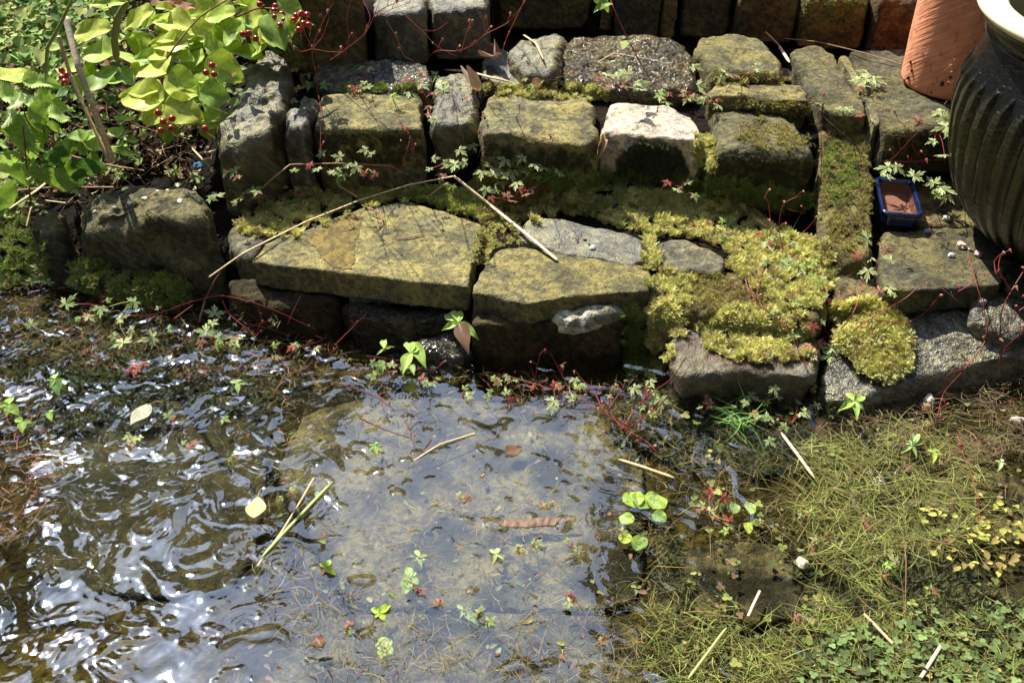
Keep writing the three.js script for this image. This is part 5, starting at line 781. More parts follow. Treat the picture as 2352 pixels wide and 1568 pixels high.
straw('dry_reed', 'left stalk of the pale reed pair standing through the shrub', 'reed', [[134, 84, 0.36], [160, 170, 0.28], [190, 240, 0.22], [250, 372, 0.145]], 9, 'straw_pale');
straw('dry_reed', 'right stalk of the pale reed pair standing through the shrub', 'reed', [[150, 40, 0.38], [178, 150, 0.3], [210, 240, 0.23], [258, 368, 0.145]], 15, 'straw_pale');
straw('stick', 'brown stick pointing right above the big brown boulder', 'stick', [[156, 356, 0.06], [220, 374, 0.05], [290, 386, 0.03], [330, 392, 0.02]], 9, 'twig');
straw('stick', 'tan cane lying at the left edge above the small dark boulder', 'stick', [[20, 480, 0.04], [80, 440, 0.05], [124, 405, 0.05]], 9, 'straw');
straw('stick', 'dark long stick across the soil behind the boulders', 'stick', [[10, 440, 0.03], [90, 432, 0.04], [180, 430, 0.03], [260, 430, 0.02]], 8, 'twig');
straw('stick', 'thin tan stalk curving behind the small dark boulder', 'stalk', [[60, 520, 0.02], [70, 478, 0.05], [100, 460, 0.05], [150, 466, 0.03]], 5, 'straw');
straw('stick', 'slanting twig from the berries down to the wedge boulder', 'twig', [[404, 300, 0.1], [440, 340, 0.06], [492, 394, 0.03]], 6, 'straw');
straw('straw', 'pale split straw lying on the flooded grass at the right', 'straw', [[1794, 992, 0.004], [1830, 1040, 0.006], [1872, 1098, 0.004]], 7, 'straw_pale', { taper: true });
straw('straw', 'thin tan straw right of the knot of red stems', 'straw', [[1420, 1054, 0.004], [1480, 1073, 0.005], [1549, 1097, 0.003]], 7, 'straw', { taper: true });
straw('straw', 'straw in the clover at the bottom right', 'straw', [[1986, 1410, 0.004], [2025, 1450, 0.005], [2064, 1491, 0.003]], 6, 'straw');
straw('straw', 'bright thin straw slanting at the bottom edge of the clover', 'straw', [[2164, 1480, 0.005], [2140, 1518, 0.005], [2116, 1556, 0.004]], 6, 'straw_pale');
straw('straw', 'short pale straw left of the clover', 'straw', [[1746, 1357, 0.004], [1732, 1386, 0.005], [1719, 1415, 0.003]], 5, 'straw_pale');

straw('straw', 'short tan stalk in the water left of the bark strip', 'straw', [[950, 1058, 0.0], [1010, 1020, 0.003], [1090, 995, 0.002]], 4, 'straw');
straw('grass_blade', 'long flat green blade floating across the glints', 'grass blade', [[764, 1105, 0.003], [700, 1172, 0.003], [650, 1225, 0.003], [598, 1282, 0.002]], 7, 'stem_green', { taper: true });
straw('grass_blade', 'thin brown stalk running beside the long flat blade', 'stalk', [[720, 1098, 0.001], [690, 1150, 0.001], [650, 1215, 0.001], [590, 1300, 0.0]], 4, 'straw');
straw('grass_blade', 'tall bent blade hanging over the top of the shrub', 'grass blade', [[292, 4, 0.5], [270, 40, 0.48], [262, 90, 0.44], [268, 142, 0.38]], 14, 'stem_green', { taper: true });
straw('grass_blade', 'long yellow green blade arching at the top left', 'grass blade', [[168, -10, 0.46], [136, 60, 0.42], [108, 110, 0.36], [104, 180, 0.26]], 9, 'stem_green', { taper: true });
straw('grass_blade', 'green blade standing in the grass at the bottom right of the pale reflection', 'grass blade', [[1670, 1440, 0.02], [1640, 1480, 0.012], [1580, 1560, 0.004]], 5, 'stem_green', { taper: true });
// ---------- fallen leaves ----------
function fallen(label, b, t, w, m, geo, nrm, lift = 0.004, cat = 'fallen leaf', name = 'fallen_leaf') { const B = P(...b, Math.max(0, onTop(...b).y) + lift), T = P(...t, Math.max(0, onTop(...t).y) + lift + 0.002), g = thing(name, label, cat, B); leaf(g, geo, M[m], B, T, w * 0.00083, nrm, 'leaf_blade'); return g; }
{ const g = fallen('grey tan leaf with a bent stalk floating on the ripples', [344, 928], [298, 974], 44, 'leaf_grey', bladeGeo({ w: lance, fold: 0.05, curl: -0.03, wave: 0.02 }), V(0, 1, 0.05), 0.003); part('stalk', shift(tube([P(344, 928, 0.004), P(356, 922, 0.007), P(372, 922, 0.008)], 0.0013, 0.0008, 8, 5), g.position), M.straw, g);
  const g2 = fallen('cream yellow leaf floating upright in the reflection', [592, 1140], [583, 1188], 38, 'leaf_cream', bladeGeo({ w: (t) => Math.pow(Math.sin(Math.PI * Math.pow(t, 1.25)), 0.75), fold: 0.05, curl: -0.02, wave: 0.02 }), V(0, 1, 0.05), 0.003); part('stalk', shift(tube([P(592, 1140, 0.003), P(594, 1132, 0.003), P(597, 1126, 0.002)], 0.0008, 0.0006, 6, 5), g2.position), M.straw, g2); }
{ const g = new THREE.BufferGeometry(), pos = [], idx = [], uv = [], a = P(1128, 1206, 0.001), b = P(1324, 1192, 0.001), d = b.clone().sub(a), sd = d.clone().cross(V(0, 1, 0)).normalize(), n = 60; // a flat split strip of bark
  for (let k = 0; k <= n; k++) { const t = k / n, w = (0.0085 + 0.002 * noise(t * 9, 1, 2)) * Math.min(1, t * 4 + 0.1) * (t < 0.72 ? 1 : mix(1, 0.25, (t - 0.72) / 0.28)); for (let i = 0; i < 5; i++) { const s = i / 2 - 1, q = a.clone().addScaledVector(d, t).addScaledVector(sd, s * w + 0.002 * noise(t * 5, 4, 4)); pos.push(q.x, 0.0016 + 0.0016 * noise(t * 20, s * 3, 7) + 0.001 * (1 - s * s), q.z); uv.push(i / 5, t * 3); } }
  for (let k = 0; k < n; k++) for (let i = 0; i < 4; i++) { const p = k * 5 + i; idx.push(p, p + 1, p + 5, p + 1, p + 6, p + 5); }
  g.setAttribute('position', new THREE.Float32BufferAttribute(pos, 3)); g.setAttribute('uv', new THREE.Float32BufferAttribute(uv, 2)); g.setIndex(idx); g.computeVertexNormals(); mat('bark_wet', { color: new THREE.Color(0.26, 0.14, 0.09), map: soilMap, roughness: 0.6, side: THREE.DoubleSide }); solo('bark_strip', shift(g, a), M.bark_wet, 'reddish strip of bark floating in the middle of the reflection', 'bark', a); }
const curly = bladeGeo({ w: ovate, fold: 0.9, curl: 0.5, wave: 0.12, seed: 3 });
fallen('crumpled brown leaf on the step below the red stems', [1122, 130], [1168, 152], 54, 'leaf_brown', curly, V(-0.2, 1, 0.8), 0.015);
fallen('small orange leaf on the moss behind the olive sett', [1228, 178], [1236, 206], 26, 'leaf_tan', GEO.ovate[1], V(0.1, 0.8, 0.9), 0.012);
fallen('curled tan leaf standing in the gap left of the olive sett', [1108, 196], [1106, 250], 24, 'leaf_tan', curly, V(-0.3, 0.6, 0.9), 0.016);
fallen('rusty leaf stuck in the gap left of the white sett', [1370, 370], [1378, 326], 18, 'leaf_tan', curly, V(0.1, 0.6, 1), 0.01);
fallen('orange scrap of leaf in the dark behind the jagged stone', [690, 168], [700, 186], 16, 'leaf_tan', curly, V(0, 0.7, 0.9), 0.01);
fallen('brown wet leaf sunk in the dark patch of the reflection', [1162, 1040], [1200, 1024], 28, 'leaf_brown', GEO.ovate[0], V(0, 1, 0.1), 0.001);
fallen('dark red leaf sunk near the bottom in the bright reflection', [724, 1462], [738, 1484], 22, 'leaf_brown', GEO.round[0], V(0, 1, 0.2), 0.001);
fallen('orange feathery cypress sprig near the bottom', [1380, 1474], [1428, 1432], 22, 'leaf_tan', GEO.herb[0], V(0, 1, 0.2), 0.004, 'dead sprig');
fallen('orange cypress sprig in the clover', [1830, 1416], [1876, 1426], 22, 'leaf_rose', GEO.herb[1], V(0, 1, 0.2), 0.004, 'dead sprig');
// scrap of blue plastic
{ const g = new THREE.PlaneGeometry(0.02, 0.014, 10, 8), p = g.attributes.position; for (let i = 0; i < p.count; i++) p.setZ(i, 0.003 * noise(p.getX(i) * 180, p.getY(i) * 180, 3)); const e = new THREE.ExtrudeGeometry(new THREE.Shape([[-9, -6], [7, -7], [10, 0], [6, 6], [0, 4], [-6, 7]].map(([a, b]) => new THREE.Vector2(a / 1000, b / 1000))), { depth: 0.0015, bevelSize: 0.0006, bevelThickness: 0.0005, bevelSegments: 2, curveSegments: 4 }); mat('blue_scrap', { color: new THREE.Color(0.03, 0.22, 0.55), roughness: 0.4 }); const o = solo('plastic_scrap', e, M.blue_scrap, 'scrap of bright blue plastic on the dark soil', 'litter', onTop(454, 386, 0.008)); o.rotation.set(-1.0, 0.2, 0.3); }
// ---------- pebbles ----------
const pebGeo = [1, 2, 3].map((s) => { const g = new THREE.IcosahedronGeometry(1, 4), p = g.attributes.position; for (let i = 0; i < p.count; i++) { const x = p.getX(i), y = p.getY(i), z = p.getZ(i), k = 1 + 0.25 * noise(x * 1.4, y * 1.4, z * 1.4 + s * 9) + 0.06 * noise(x * 5, y * 5, z * 5 + s); p.setXYZ(i, x * k, y * k * 0.7, z * k * 0.8); } g.computeVertexNormals(); return g; });
[[2174, 505, 19, [0.66, 0.6, 0.52], 'cream pebble nearest the foot of the ribbed pot'], [2208, 569, 24, [0.5, 0.4, 0.3], 'largest tan pebble on the slab by the ribbed pot'], [2185, 590, 17, [0.78, 0.72, 0.68], 'white square pebble on the slab below the tan one'], [2246, 588, 20, [0.5, 0.36, 0.36], 'pinkish pebble at the foot of the ribbed pot'], [2130, 535, 18, [0.22, 0.22, 0.25], 'dark grey pebble in the shadow of the blue pot'], [2227, 574, 9, [0.6, 0.6, 0.6], 'tiny pale pebble beside the tan one'], [1361, 572, 14, [0.85, 0.85, 0.83], 'white pebble on the grey slab'], [1343, 551, 9, [0.3, 0.12, 0.08], 'tiny red brown pebble on the grey slab'], [2135, 918, 27, [0.78, 0.7, 0.6], 'white pebble in the wet grass below the sloping slab'], [2127, 934, 20, [0.55, 0.3, 0.15], 'orange pebble just under the white one in the grass'], [1843, 1293, 24, [0.5, 0.42, 0.3], 'tan pebble in the shallow water at the grass edge'], [2337, 966, 26, [0.55, 0.45, 0.35], 'tan pebble at the right edge of the grass'], [2255, 698, 22, [0.32, 0.22, 0.2], 'brown pebble in the crack above the sloping slab']].forEach(([x, y, s, c, label], i) => { mat('pebble_' + i, { color: new THREE.Color(...c), roughness: 0.7 }); const r = s * 0.00042, p = onTop(x, y, r * 0.5); if (p.y < 0.01) p.copy(P(x, y, 0.002)); const o = solo('pebble', pebGeo[i % 3], M['pebble_' + i], label, 'pebble', p, 'pebbles on the stones and in the grass'); o.scale.setScalar(r); o.rotation.y = i * 1.7; });
{ // pale lichen crusts on the big boulder
  const bo = scene.children.find((o) => o.userData.label?.startsWith('big brown boulder')); mat('lichen', { color: new THREE.Color(0.62, 0.62, 0.46), roughness: 0.95 });
  for (const [x, y, r] of [[410, 416, 15], [448, 424, 12], [412, 452, 9], [361, 430, 6], [332, 446, 8], [296, 456, 10], [216, 478, 7], [384, 428, 5], [262, 468, 5]]) { const h = cast(x, y + 8); if (!h) continue; const o = part('lichen_spot', pebGeo[Math.floor(LR() * 3)], M.lichen, bo), q = new THREE.Quaternion().setFromUnitVectors(V(0, 1, 0), h.n); o.quaternion.copy(q).multiply(new THREE.Quaternion().setFromAxisAngle(V(0, 1, 0), LR() * 6)); o.position.copy(h.p).sub(bo.position); o.scale.set(r * 0.00075, 0.0014, r * 0.00065); }
}
// ---------- ground cover that nobody could count ----------
function scatter(label, cat, name, polys, n, geos, m, cols, place, seed) {
  const R = rng(seed), hits = []; const area = polys.map((q) => { const xs = q.map((p) => p[0]), ys = q.map((p) => p[1]); return [Math.min(...xs), Math.max(...xs), Math.min(...ys), Math.max(...ys)]; });
  const tot = area.reduce((s, a) => s + (a[1] - a[0]) * (a[3] - a[2]), 0);
  polys.forEach((q, k) => { const [x0, x1, y0, y1] = area[k], c = n * (x1 - x0) * (y1 - y0) / tot; for (let i = 0; i < c; i++) { const x = x0 + R() * (x1 - x0), y = y0 + R() * (y1 - y0), e = 22 * noise(x / 60, y / 60, seed); if (!inPoly(x + e, y + e, q)) continue; const o = place(x, y, R); if (o) hits.push(o); } });
  const c = V(0, 0, 0); hits.forEach((h) => c.add(h.p)); c.divideScalar(Math.max(1, hits.length));
  const g = thing(name, label, cat, c); g.userData.kind = 'stuff'; const cc = new THREE.Color(), m4 = new THREE.Matrix4();
  geos.forEach((geo, k) => { const mine = hits.filter((_, i) => i % geos.length === k); if (!mine.length) return; const im = new THREE.InstancedMesh(geo, M[m], mine.length); im.name = name + '_pieces'; im.userData.kind = 'stuff'; mine.forEach((h, i) => { m4.compose(h.p.clone().sub(c), h.q, h.s); im.setMatrixAt(i, m4); const b = cols[Math.floor(R() * cols.length)], v = 0.7 + 0.6 * R(); im.setColorAt(i, cc.setRGB(b[0] * v, b[1] * v, b[2] * v)); }); g.add(im); });
}
const stripGeo = (bend, n = 6) => { const pos = [], idx = []; for (let k = 0; k <= n; k++) { const t = k / n, w = 0.5 * (1 - t * t * 0.9); pos.push(-w, bend * t * t, t, w, bend * t * t, t); if (k < n) { const a = k * 2; idx.push(a, a + 1, a + 2, a + 1, a + 3, a + 2); } } const g = new THREE.BufferGeometry(); g.setAttribute('position', new THREE.Float32BufferAttribute(pos, 3)); g.setIndex(idx); g.computeVertexNormals(); return g; };
const sideBend = (g, k) => { const p = g.attributes.position; for (let i = 0; i < p.count; i++) { const t = p.getZ(i); p.setX(i, p.getX(i) + k * t * t); } g.computeVertexNormals(); return g; };   // k is in blade widths
const grassGeos = [sideBend(stripGeo(-0.25), 12), sideBend(stripGeo(0.2), -16), sideBend(stripGeo(-0.5), 24), stripGeo(0.02), sideBend(stripGeo(-0.1), -26)];
mat('grass', { color: 0xffffff, roughness: 0.85, side: THREE.DoubleSide, transmission: 0.25, thickness: 0 });
const lieGrass = (len, lo, hi, el = 0.25, wid = 0.00095, clump = -0.12) => (x, y, R) => { if (fbm(x / 70, y / 60, lo * 900 + 3, 3) < clump) return null; const p = P(x, y, mix(lo, hi, R())), a = 5 * noise(x / 130, y / 110, 17) + (R() - 0.5) * 2.6 + (R() < 0.5 ? Math.PI : 0), e = (R() - 0.3) * el, L = len * (0.35 + 1.1 * R() * R()), d = V(Math.cos(a) * Math.cos(e), Math.sin(e), Math.sin(a) * Math.cos(e)), s = V(0, 1, 0).cross(d).normalize(), u = d.clone().cross(s); return { p, q: new THREE.Quaternion().setFromRotationMatrix(new THREE.Matrix4().makeBasis(s, u, d)), s: V(wid * (0.7 + 0.7 * R()), L, L) }; };
const GC = { green: [[0.2, 0.24, 0.035], [0.12, 0.14, 0.02], [0.33, 0.37, 0.09], [0.24, 0.17, 0.05], [0.075, 0.06, 0.014]], olive: [[0.11, 0.095, 0.014], [0.15, 0.115, 0.022], [0.06, 0.052, 0.009], [0.28, 0.2, 0.07]], straw: [[0.3, 0.23, 0.1], [0.14, 0.055, 0.032], [0.19, 0.13, 0.05], [0.09, 0.09, 0.022], [0.06, 0.03, 0.02]], rust: [[0.3, 0.07, 0.04], [0.22, 0.06, 0.03], [0.35, 0.14, 0.08]] };
scatter('dense thin green grass lying in the shallow water at the right', 'grass', 'grass', [[[1860, 1010], [2050, 960], [2230, 1010], [2260, 1120], [2230, 1240], [2050, 1290], [1900, 1260], [1830, 1150]]], 4200, grassGeos, 'grass', GC.green, lieGrass(0.065, -0.01, 0.007, 0.45), 301);
scatter('olive sunken grass over the whole flooded right side', 'grass', 'grass', [[[1540, 900], [1900, 900], [2352, 880], [2400, 1100], [2352, 1320], [1900, 1300], [1640, 1230], [1540, 1080]]], 4200, grassGeos, 'grass', GC.olive, lieGrass(0.05, -0.02, 0.002, 0.25), 302);
scatter('brown dead grass and straw below the wet sloping slab', 'grass', 'grass', [[[1880, 920], [2200, 870], [2400, 840], [2420, 1040], [2240, 1080], [2000, 1000]]], 2600, grassGeos, 'grass', GC.straw, lieGrass(0.05, -0.004, 0.012, 0.5), 303);
scatter('olive and green grass along the bottom right', 'grass', 'grass', [[[1820, 1400], [2060, 1360], [2400, 1400], [2420, 1600], [1760, 1600], [1680, 1540]], [[1480, 1400], [1760, 1380], [1800, 1600], [1480, 1600]], [[1860, 1260], [2040, 1240], [2080, 1420], [1880, 1430]]], 6200, grassGeos, 'grass', GC.green, lieGrass(0.05, -0.014, 0.005, 0.35), 304);
scatter('thin sunken grass strip along the joint of the paving under the reflection', 'grass', 'grass', [[[1480, 1180], [1580, 1160], [1600, 1420], [1500, 1440]], [[1180, 1380], [1500, 1380], [1500, 1580], [1100, 1580]], [[560, 1250], [760, 1340], [900, 1420], [1100, 1420], [1100, 1560], [700, 1560]]], 1900, grassGeos, 'grass', GC.olive, lieGrass(0.055, -0.012, 0.004, 0.3), 305);
scatter('loose grass bits and threads drifting in the middle of the pond', 'floating debris', 'debris', [[[560, 860], [1560, 860], [1500, 1568], [700, 1568], [540, 1200]]], 3000, grassGeos, 'grass', [...GC.straw, ...GC.olive], lieGrass(0.03, -0.008, 0.003, 0.15, 0.001), 306);
scatter('brown and red weed tangle at the left edge of the pond', 'water weed', 'weed', [[[-20, 860], [90, 900], [150, 1040], [120, 1200], [-20, 1260]], [[-20, 640], [120, 640], [420, 680], [760, 780], [860, 850], [640, 880], [400, 860], [0, 820]]], 2600, grassGeos, 'grass', [...GC.rust, ...GC.olive, ...GC.straw], (x, y, R) => { const o = (lieGrass(0.035, -0.01, 0.008, 0.5, 0.00095, -2))(x, y, R), g = onTop(x, y); if (g.y > 0.005) o.p = g.add(V(0, R() * 0.02, 0)); return o; }, 307);
scatter('red brown weed and moss litter along the foot of the ledge', 'water weed', 'weed', [[[780, 830], [1100, 840], [1400, 880], [1540, 920], [1540, 1010], [1380, 990], [1000, 880], [800, 880]]], 1100, grassGeos, 'grass', [...GC.rust, ...GC.olive, ...GC.straw], lieGrass(0.03, -0.008, 0.008, 0.5, 0.00095, -0.3), 308);
scatter('tuft of bright green grass at the foot of the rusty stone', 'grass', 'grass', [[[1660, 940], [1720, 935], [1730, 975], [1670, 985]]], 90, grassGeos, 'grass', [[0.16, 0.34, 0.07], [0.22, 0.4, 0.1]], lieGrass(0.085, 0.0, 0.006, 1.3, 0.0013, -2), 309);
scatter('small green grass tuft under the broken slab', 'grass', 'grass', [[[1066, 745], [1080, 740], [1086, 758], [1070, 760]]], 60, grassGeos, 'grass', [[0.12, 0.28, 0.05]], (x, y, R) => { const o = lieGrass(0.045, 0, 0.004, 1.4, 0.0014, -2)(x, y, R); o.p = onTop(1074, 752, 0.002); return o; }, 310);
const cloverGeo = (() => { const gs = []; for (let k = 0; k < 3; k++) { const g = new THREE.CircleGeometry(0.5, 10); g.translate(0, 0.52, 0); g.rotateX(-1.45); g.rotateY(k * 2.094); gs.push(g); } return mergeGeometries(gs); })();
const flatLeaf = (size, lo, hi) => (x, y, R) => { const p = P(x, y, mix(lo, hi, R())), q = new THREE.Quaternion().setFromEuler(new THREE.Euler((R() - 0.5) * 0.6, R() * 6.28, (R() - 0.5) * 0.6)); const s = size * (0.6 + 0.8 * R()); return { p, q, s: V(s, s, s) }; };
scatter('patch of small clover leaves in the bottom right corner', 'clover', 'clover', [[[1840, 1500], [1960, 1440], [2120, 1400], [2400, 1380], [2420, 1600], [1820, 1600]]], 620, [cloverGeo], 'grass', [[0.13, 0.2, 0.05], [0.18, 0.27, 0.08], [0.07, 0.1, 0.024], [0.11, 0.13, 0.028]], flatLeaf(0.0058, -0.008, 0.008), 311);
const smallLeaf = bladeGeo({ w: ovate, nu: 4, nv: 6, curl: -0.2 }); smallLeaf.rotateX(-Math.PI / 2);
scatter('yellow creeping weed with tiny round leaves at the right edge', 'creeping weed', 'weed', [[[2120, 1180], [2230, 1120], [2400, 1150], [2420, 1320], [2300, 1330], [2150, 1290]]], 300, [smallLeaf], 'grass', [[0.5, 0.46, 0.1], [0.42, 0.42, 0.08], [0.3, 0.22, 0.06]], (x, y, R) => { if (fbm(x / 40, y / 30, 6, 3) < -0.05) return null; const o = flatLeaf(0.011, -0.004, 0.008)(x, y, R); o.s.x *= 0.75; return o; }, 312);
scatter('low leafy ground cover under the berried shrub', 'ground cover', 'ground_cover', [[[-20, -20], [640, -20], [560, 200], [480, 330], [420, 420], [200, 430], [-20, 520]]], 7600, [smallLeaf], 'grass', [[0.2, 0.32, 0.06], [0.12, 0.2, 0.04], [0.3, 0.38, 0.1], [0.2, 0.07, 0.04], [0.14, 0.07, 0.035], [0.08, 0.13, 0.03]], (x, y, R) => { const g = onTop(x, y); if (fbm(x / 40, y / 40, 3, 3) < -0.12 || (x > 330 && y > 320)) return null; g.y += R() * R() * (y < 230 ? 0.17 : 0.09) + 0.002; const q = new THREE.Quaternion().setFromEuler(new THREE.Euler((R() - 0.3) * 1.2, R() * 6.28, (R() - 0.5) * 1.2)), s = 0.01 + R() * R() * 0.034 * (y < 230 ? 1 : 0.6); return { p: g, q, s: V(s * 0.7, s, s) }; }, 313);
scatter('mixed green leaves crowding the bank behind the shrub at the top left', 'ground cover', 'ground_cover', [[[-20, -20], [420, -20], [330, 120], [250, 260], [-20, 260]]], 3400, [smallLeaf], 'grass', [[0.26, 0.42, 0.08], [0.18, 0.3, 0.06], [0.36, 0.46, 0.12], [0.1, 0.18, 0.04], [0.4, 0.42, 0.12]], (x, y, R) => { const g = onTop(x, y); if (fbm(x / 50, y / 50, 13, 3) < -0.1) return null; g.y += R() * 0.15 + 0.01; const q = new THREE.Quaternion().setFromEuler(new THREE.Euler((R() - 0.2) * 1.2, R() * 6.28, (R() - 0.5) * 1.2)), s = 0.014 + R() * R() * 0.035; return { p: g, q, s: V(s * 0.75, s, s) }; }, 317);
scatter('brown leaf litter and twigs on the dark soil behind the boulders', 'leaf litter', 'leaf_litter', [[[-20, 300], [300, 300], [480, 330], [500, 420], [340, 400], [120, 470], [-20, 480]]], 900, [smallLeaf, ...grassGeos.slice(0, 2)], 'grass', [[0.25, 0.11, 0.05], [0.12, 0.05, 0.025], [0.4, 0.28, 0.15], [0.05, 0.03, 0.02]], (x, y, R) => { const g = onTop(x, y); g.y += R() * 0.015 + 0.001; const q = new THREE.Quaternion().setFromEuler(new THREE.Euler((R() - 0.5) * 1.4, R() * 6.28, (R() - 0.5) * 1.4)), s = 0.012 + R() * 0.024; return { p: g, q, s: V(s * 0.25, s, s) }; }, 314);
scatter('thin red and brown twigs tangled under the berried shrub', 'twigs', 'twigs', [[[-20, -20], [640, -20], [560, 200], [480, 330], [200, 400], [-20, 430]]], 520, [grassGeos[3], grassGeos[1]], 'grass', [[0.25, 0.05, 0.03], [0.12, 0.05, 0.03], [0.3, 0.2, 0.1]], (x, y, R) => { const o = lieGrass(0.12, 0, 0, 1.6, 0.0022, -2)(x, y, R), g = onTop(x, y); g.y += R() * 0.1; o.p = g; return o; }, 315);
scatter('tiny drifting leaf scraps, pink and yellow green, in the middle of the pond', 'floating leaf scraps', 'leaf_scraps', [[[560, 860], [1560, 880], [1500, 1568], [560, 1568]]], 190, [smallLeaf], 'grass', [[0.2, 0.25, 0.07], [0.22, 0.11, 0.07], [0.15, 0.06, 0.04], [0.26, 0.22, 0.09], [0.12, 0.16, 0.05]], (x, y, R) => { const o = flatLeaf(0.011, -0.012, 0.002)(x, y, R); o.s.x *= 0.5; return o; }, 316);
scatter('brown bits of leaf, straw and soil lodged in the stone joints', 'leaf litter', 'leaf_litter', [[[640, 130], [1300, 60], [2080, 120], [2200, 300], [1900, 300], [1500, 240], [1000, 240], [660, 260]], [[520, 420], [1100, 400], [1900, 470], [2000, 700], [1700, 730], [1500, 640], [1200, 560], [700, 540]], [[2000, 380], [2300, 420], [2330, 690], [2000, 720]]], 1500, [smallLeaf, ...grassGeos.slice(1, 3)], 'grass', [[0.28, 0.13, 0.06], [0.14, 0.06, 0.03], [0.4, 0.28, 0.14], [0.06, 0.04, 0.025], [0.22, 0.08, 0.05]], (x, y, R) => { const h = cast(x, y); if (!h || fbm(x / 40, y / 26, 51, 3) < 0.02) return null; const g = h.p; g.y += R() * 0.006 + 0.001; const q = new THREE.Quaternion().setFromEuler(new THREE.Euler((R() - 0.5) * 0.8, R() * 6.28, (R() - 0.5) * 0.8)), s = 0.004 + R() * R() * 0.018; return { p: g, q, s: V(s * 0.28, s, s) }; }, 319);
moss('dark sunken moss on the bed beside the front stones', [[[1480, 900], [1700, 930], [1900, 920], [1960, 1010], [1800, 1100], [1560, 1080], [1400, 1010]]], { dens: 0.045, col: 'dark', lift: 0.012, size: 1.2, thin: 0.3 });
moss('dark sunken weed on the bed at the left', [[[0, 730], [560, 740], [760, 850], [620, 960], [300, 1000], [0, 1000]]], { dens: 0.02, col: 'dark', lift: 0.01, size: 1.3, thin: 0.4 });
scatter('small weed leaves half sunk among the grass on the right', 'water weed', 'weed', [[[1560, 950], [2400, 900], [2420, 1600], [1560, 1600]]], 900, [smallLeaf, cloverGeo], 'grass', [[0.2, 0.24, 0.05], [0.26, 0.28, 0.07], [0.12, 0.15, 0.03], [0.2, 0.1, 0.05], [0.28, 0.24, 0.07]], (x, y, R) => { if (fbm(x / 60, y / 50, 23, 3) < 0.02) return null; return flatLeaf(0.0068, -0.012, 0.004)(x, y, R); }, 318);
moss('sunken green moss between the paving slabs at the bottom right', [[[1500, 1240], [1560, 1240], [1600, 1568], [1490, 1568]], [[1800, 1260], [2100, 1260], [2352, 1400], [2352, 1568], [1640, 1568], [1850, 1430]]], { dens: 0.025, col: 'dark', lift: 0.012, size: 1.3, thin: 0.3 });
// ---------- air bubbles ----------
mat('bubble', { color: 0xffffff, transmission: 1, thickness: 0, roughness: 0.02, ior: 1.45 });
const dome = new THREE.SphereGeometry(1, 24, 12, 0, Math.PI * 2, 0, Math.PI / 2);
[[525, 1525, 15, 'largest air bubble, near the bottom edge among the glints'], [540, 1562, 13, 'round bubble just below the largest one at the bottom edge'], [695, 1013, 10, 'air bubble above the long flat green blade'], [1618, 1338, 14, 'air bubble on the brown sunken slab in the lower right'], [1600, 1305, 9, 'smaller bubble just above the one on the brown sunken slab'], [1312, 1345, 10, 'air bubble in the reflection below the bark strip'], [1325, 1306, 9, 'dark rimmed bubble above the one below the bark strip'], [1330, 1188, 8, 'air bubble at the right tip of the bark strip'], [1394, 1008, 9, 'air bubble left of the knot of red stems'], [1228, 1028, 8, 'air bubble over the sunken brown leaf'], [1874, 1536, 13, 'pale bubble at the left end of the clover patch'], [2020, 1450, 13, 'air bubble beside the straw in the clover'], [1880, 1398, 10, 'air bubble in the grass above the cypress sprig'], [400, 1160, 10, 'air bubble between the glints left of the cream leaf']].forEach(([x, y, s, label]) => { const o = solo('air_bubble', dome, M.bubble, label, 'bubble', P(x, y, 0.0005), 'air bubbles on the pond'); o.scale.setScalar(s * 0.00068); });
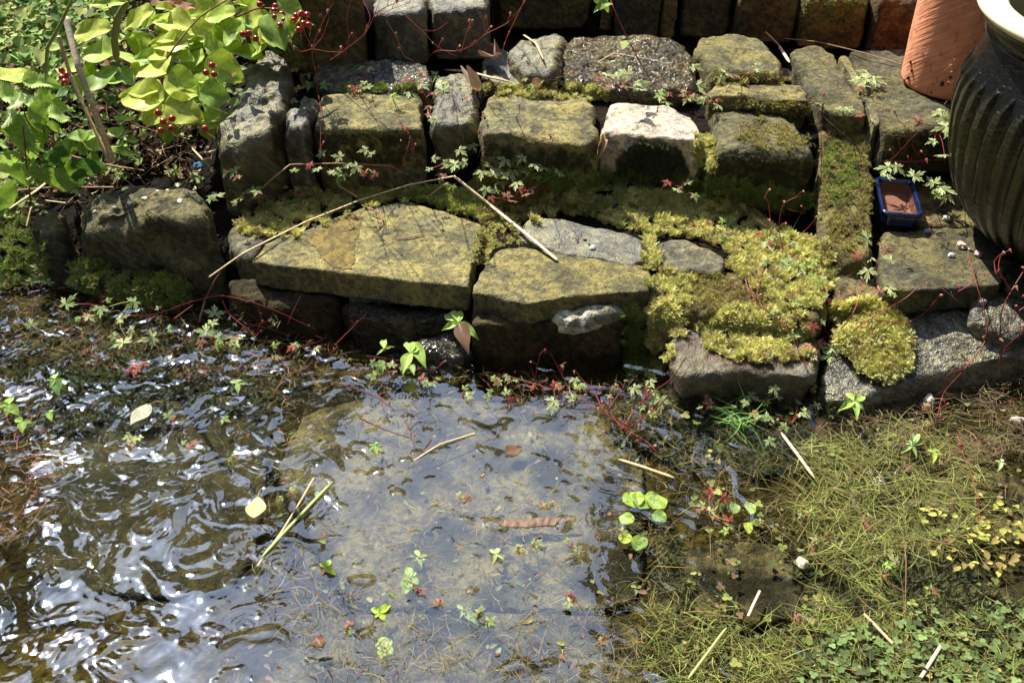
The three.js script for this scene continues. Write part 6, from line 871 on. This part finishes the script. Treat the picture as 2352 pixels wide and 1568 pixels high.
// ---------- tall trees round the garden, mirrored in the water; unseen foliage added to cut sky fill ----------
mat('bark', { color: new THREE.Color(0.09, 0.07, 0.05), bumpMap: stoneBumpR, bumpScale: 0.02, roughness: 0.95 });
mat('tree_leaf', { color: 0xffffff, roughness: 0.9, side: THREE.DoubleSide, });
const treeLeaf = bladeGeo({ w: ovate, nu: 2, nv: 4, curl: -0.2 });
function tree(name, label, cat, x, z, trunkH, clumps, n, size, seed, tr = 0.13) {
  const R = rng(seed), base = V(x, 0.32, z), t = thing(name, label, cat, base);
  part('trunk', shift(tube([base.clone(), base.clone().add(V(0.05, trunkH * 0.5, 0.02)), base.clone().add(V(-0.03, trunkH, 0))], tr, tr * 0.4, 14, 10), base), M.bark, t);
  clumps.slice(0, 6).forEach(([cx, cy, cz]) => part('limb', shift(tube([base.clone().add(V(0, trunkH * 0.55, 0)), base.clone().add(V(cx * 0.5, mix(trunkH * 0.6, cy, 0.5), cz * 0.5)), base.clone().add(V(cx, cy, cz))], tr * 0.25, tr * 0.08, 10, 7), base), M.bark, t));
  const im = new THREE.InstancedMesh(treeLeaf, M.tree_leaf, n), m4 = new THREE.Matrix4(), q = new THREE.Quaternion(), cc = new THREE.Color(); im.name = 'crown'; im.userData.kind = 'stuff';
  for (let i = 0; i < n; i++) { const [cx, cy, cz, r] = clumps[i % clumps.length], d = V(R() * 2 - 1, R() * 2 - 1, R() * 2 - 1); d.normalize().multiplyScalar(r * (0.3 + 0.7 * Math.sqrt(R()))); q.setFromEuler(new THREE.Euler(R() * 6.28, R() * 6.28, R() * 6.28)); const s = size * (0.6 + 0.8 * R()); m4.compose(V(cx, cy, cz).add(d), q, V(s * 0.6, s, s)); im.setMatrixAt(i, m4); const v = 0.6 + 0.8 * R(); im.setColorAt(i, cc.setRGB(0.045 * v, 0.07 * v, 0.018 * v)); }
  t.add(im);
}
const clumpsIn = (seed, n, w, h0, h1, d, r) => { const R = rng(seed); return Array.from({ length: n }, () => [(R() - 0.5) * w, mix(h0, h1, R()), (R() - 0.5) * d, r * (0.7 + 0.6 * R())]); };
tree('garden_tree', 'tall leafy tree behind the pots, mirrored dark in the right of the water', 'tree', 2.75, -2.6, 3.4, clumpsIn(3, 40, 3.6, 1.0, 5.8, 2.4, 0.62), 26000, 0.12, 71);
const polar = (az, d) => [Math.sin(az * Math.PI / 180) * d, 0.3 - Math.cos(az * Math.PI / 180) * d];
[[-64, 6.2, 10.5, 1.5, 'slim tall tree close beyond the left bank'], [-50, 17, 16.6, 6, 'tall tree beyond the shrub, left of the sun'], [-53, 15, 27, 3.4, 'very tall poplar beyond the shrub'], [-29, 18, 16.8, 7.5, 'tall tree below the sun beyond the garden wall'], [-12, 18, 14.6, 5, 'tree beyond the upper wall behind the setts'], [2, 18, 13.2, 5, 'lower tree beyond the upper wall near the middle']].forEach(([az, d, top, w, label], i) => { const [x, z] = polar(az, d); tree('tall_tree', label, 'tree', x, z, top * 0.7, clumpsIn(20 + i, 46, w, 1.2, top - 1.2, w * 0.6, w < 2 ? 0.75 : w < 4 ? 1.05 : 1.25), 15000, w < 2 ? 0.22 : 0.42, 90 + i, w < 2 ? 0.14 : 0.3); });
[[0.5, 5.6, 12, 2, 8.5, 'unseen evergreen screen added behind the camera to cut sky fill'], [4.6, 1.8, 1.6, 6, 4.4, 'unseen hedge added beyond the right side to cut sky fill'], [-4.4, 2.6, 1.6, 5, 3.6, 'dark hedge beyond the left side of the pond']].forEach(([x, z, w, d, h, label], i) => tree('hedge', label, 'hedge', x, z, h * 0.7, clumpsIn(40 + i, 90, w, 0.1, h - 0.4, d, 0.7), 24000, i ? 0.13 : 0.24, 60 + i));  // screen and right hedge are out of view, added to block sky fill
shadow(scene);
water.castShadow = false;
renderer.render(scene, camera);
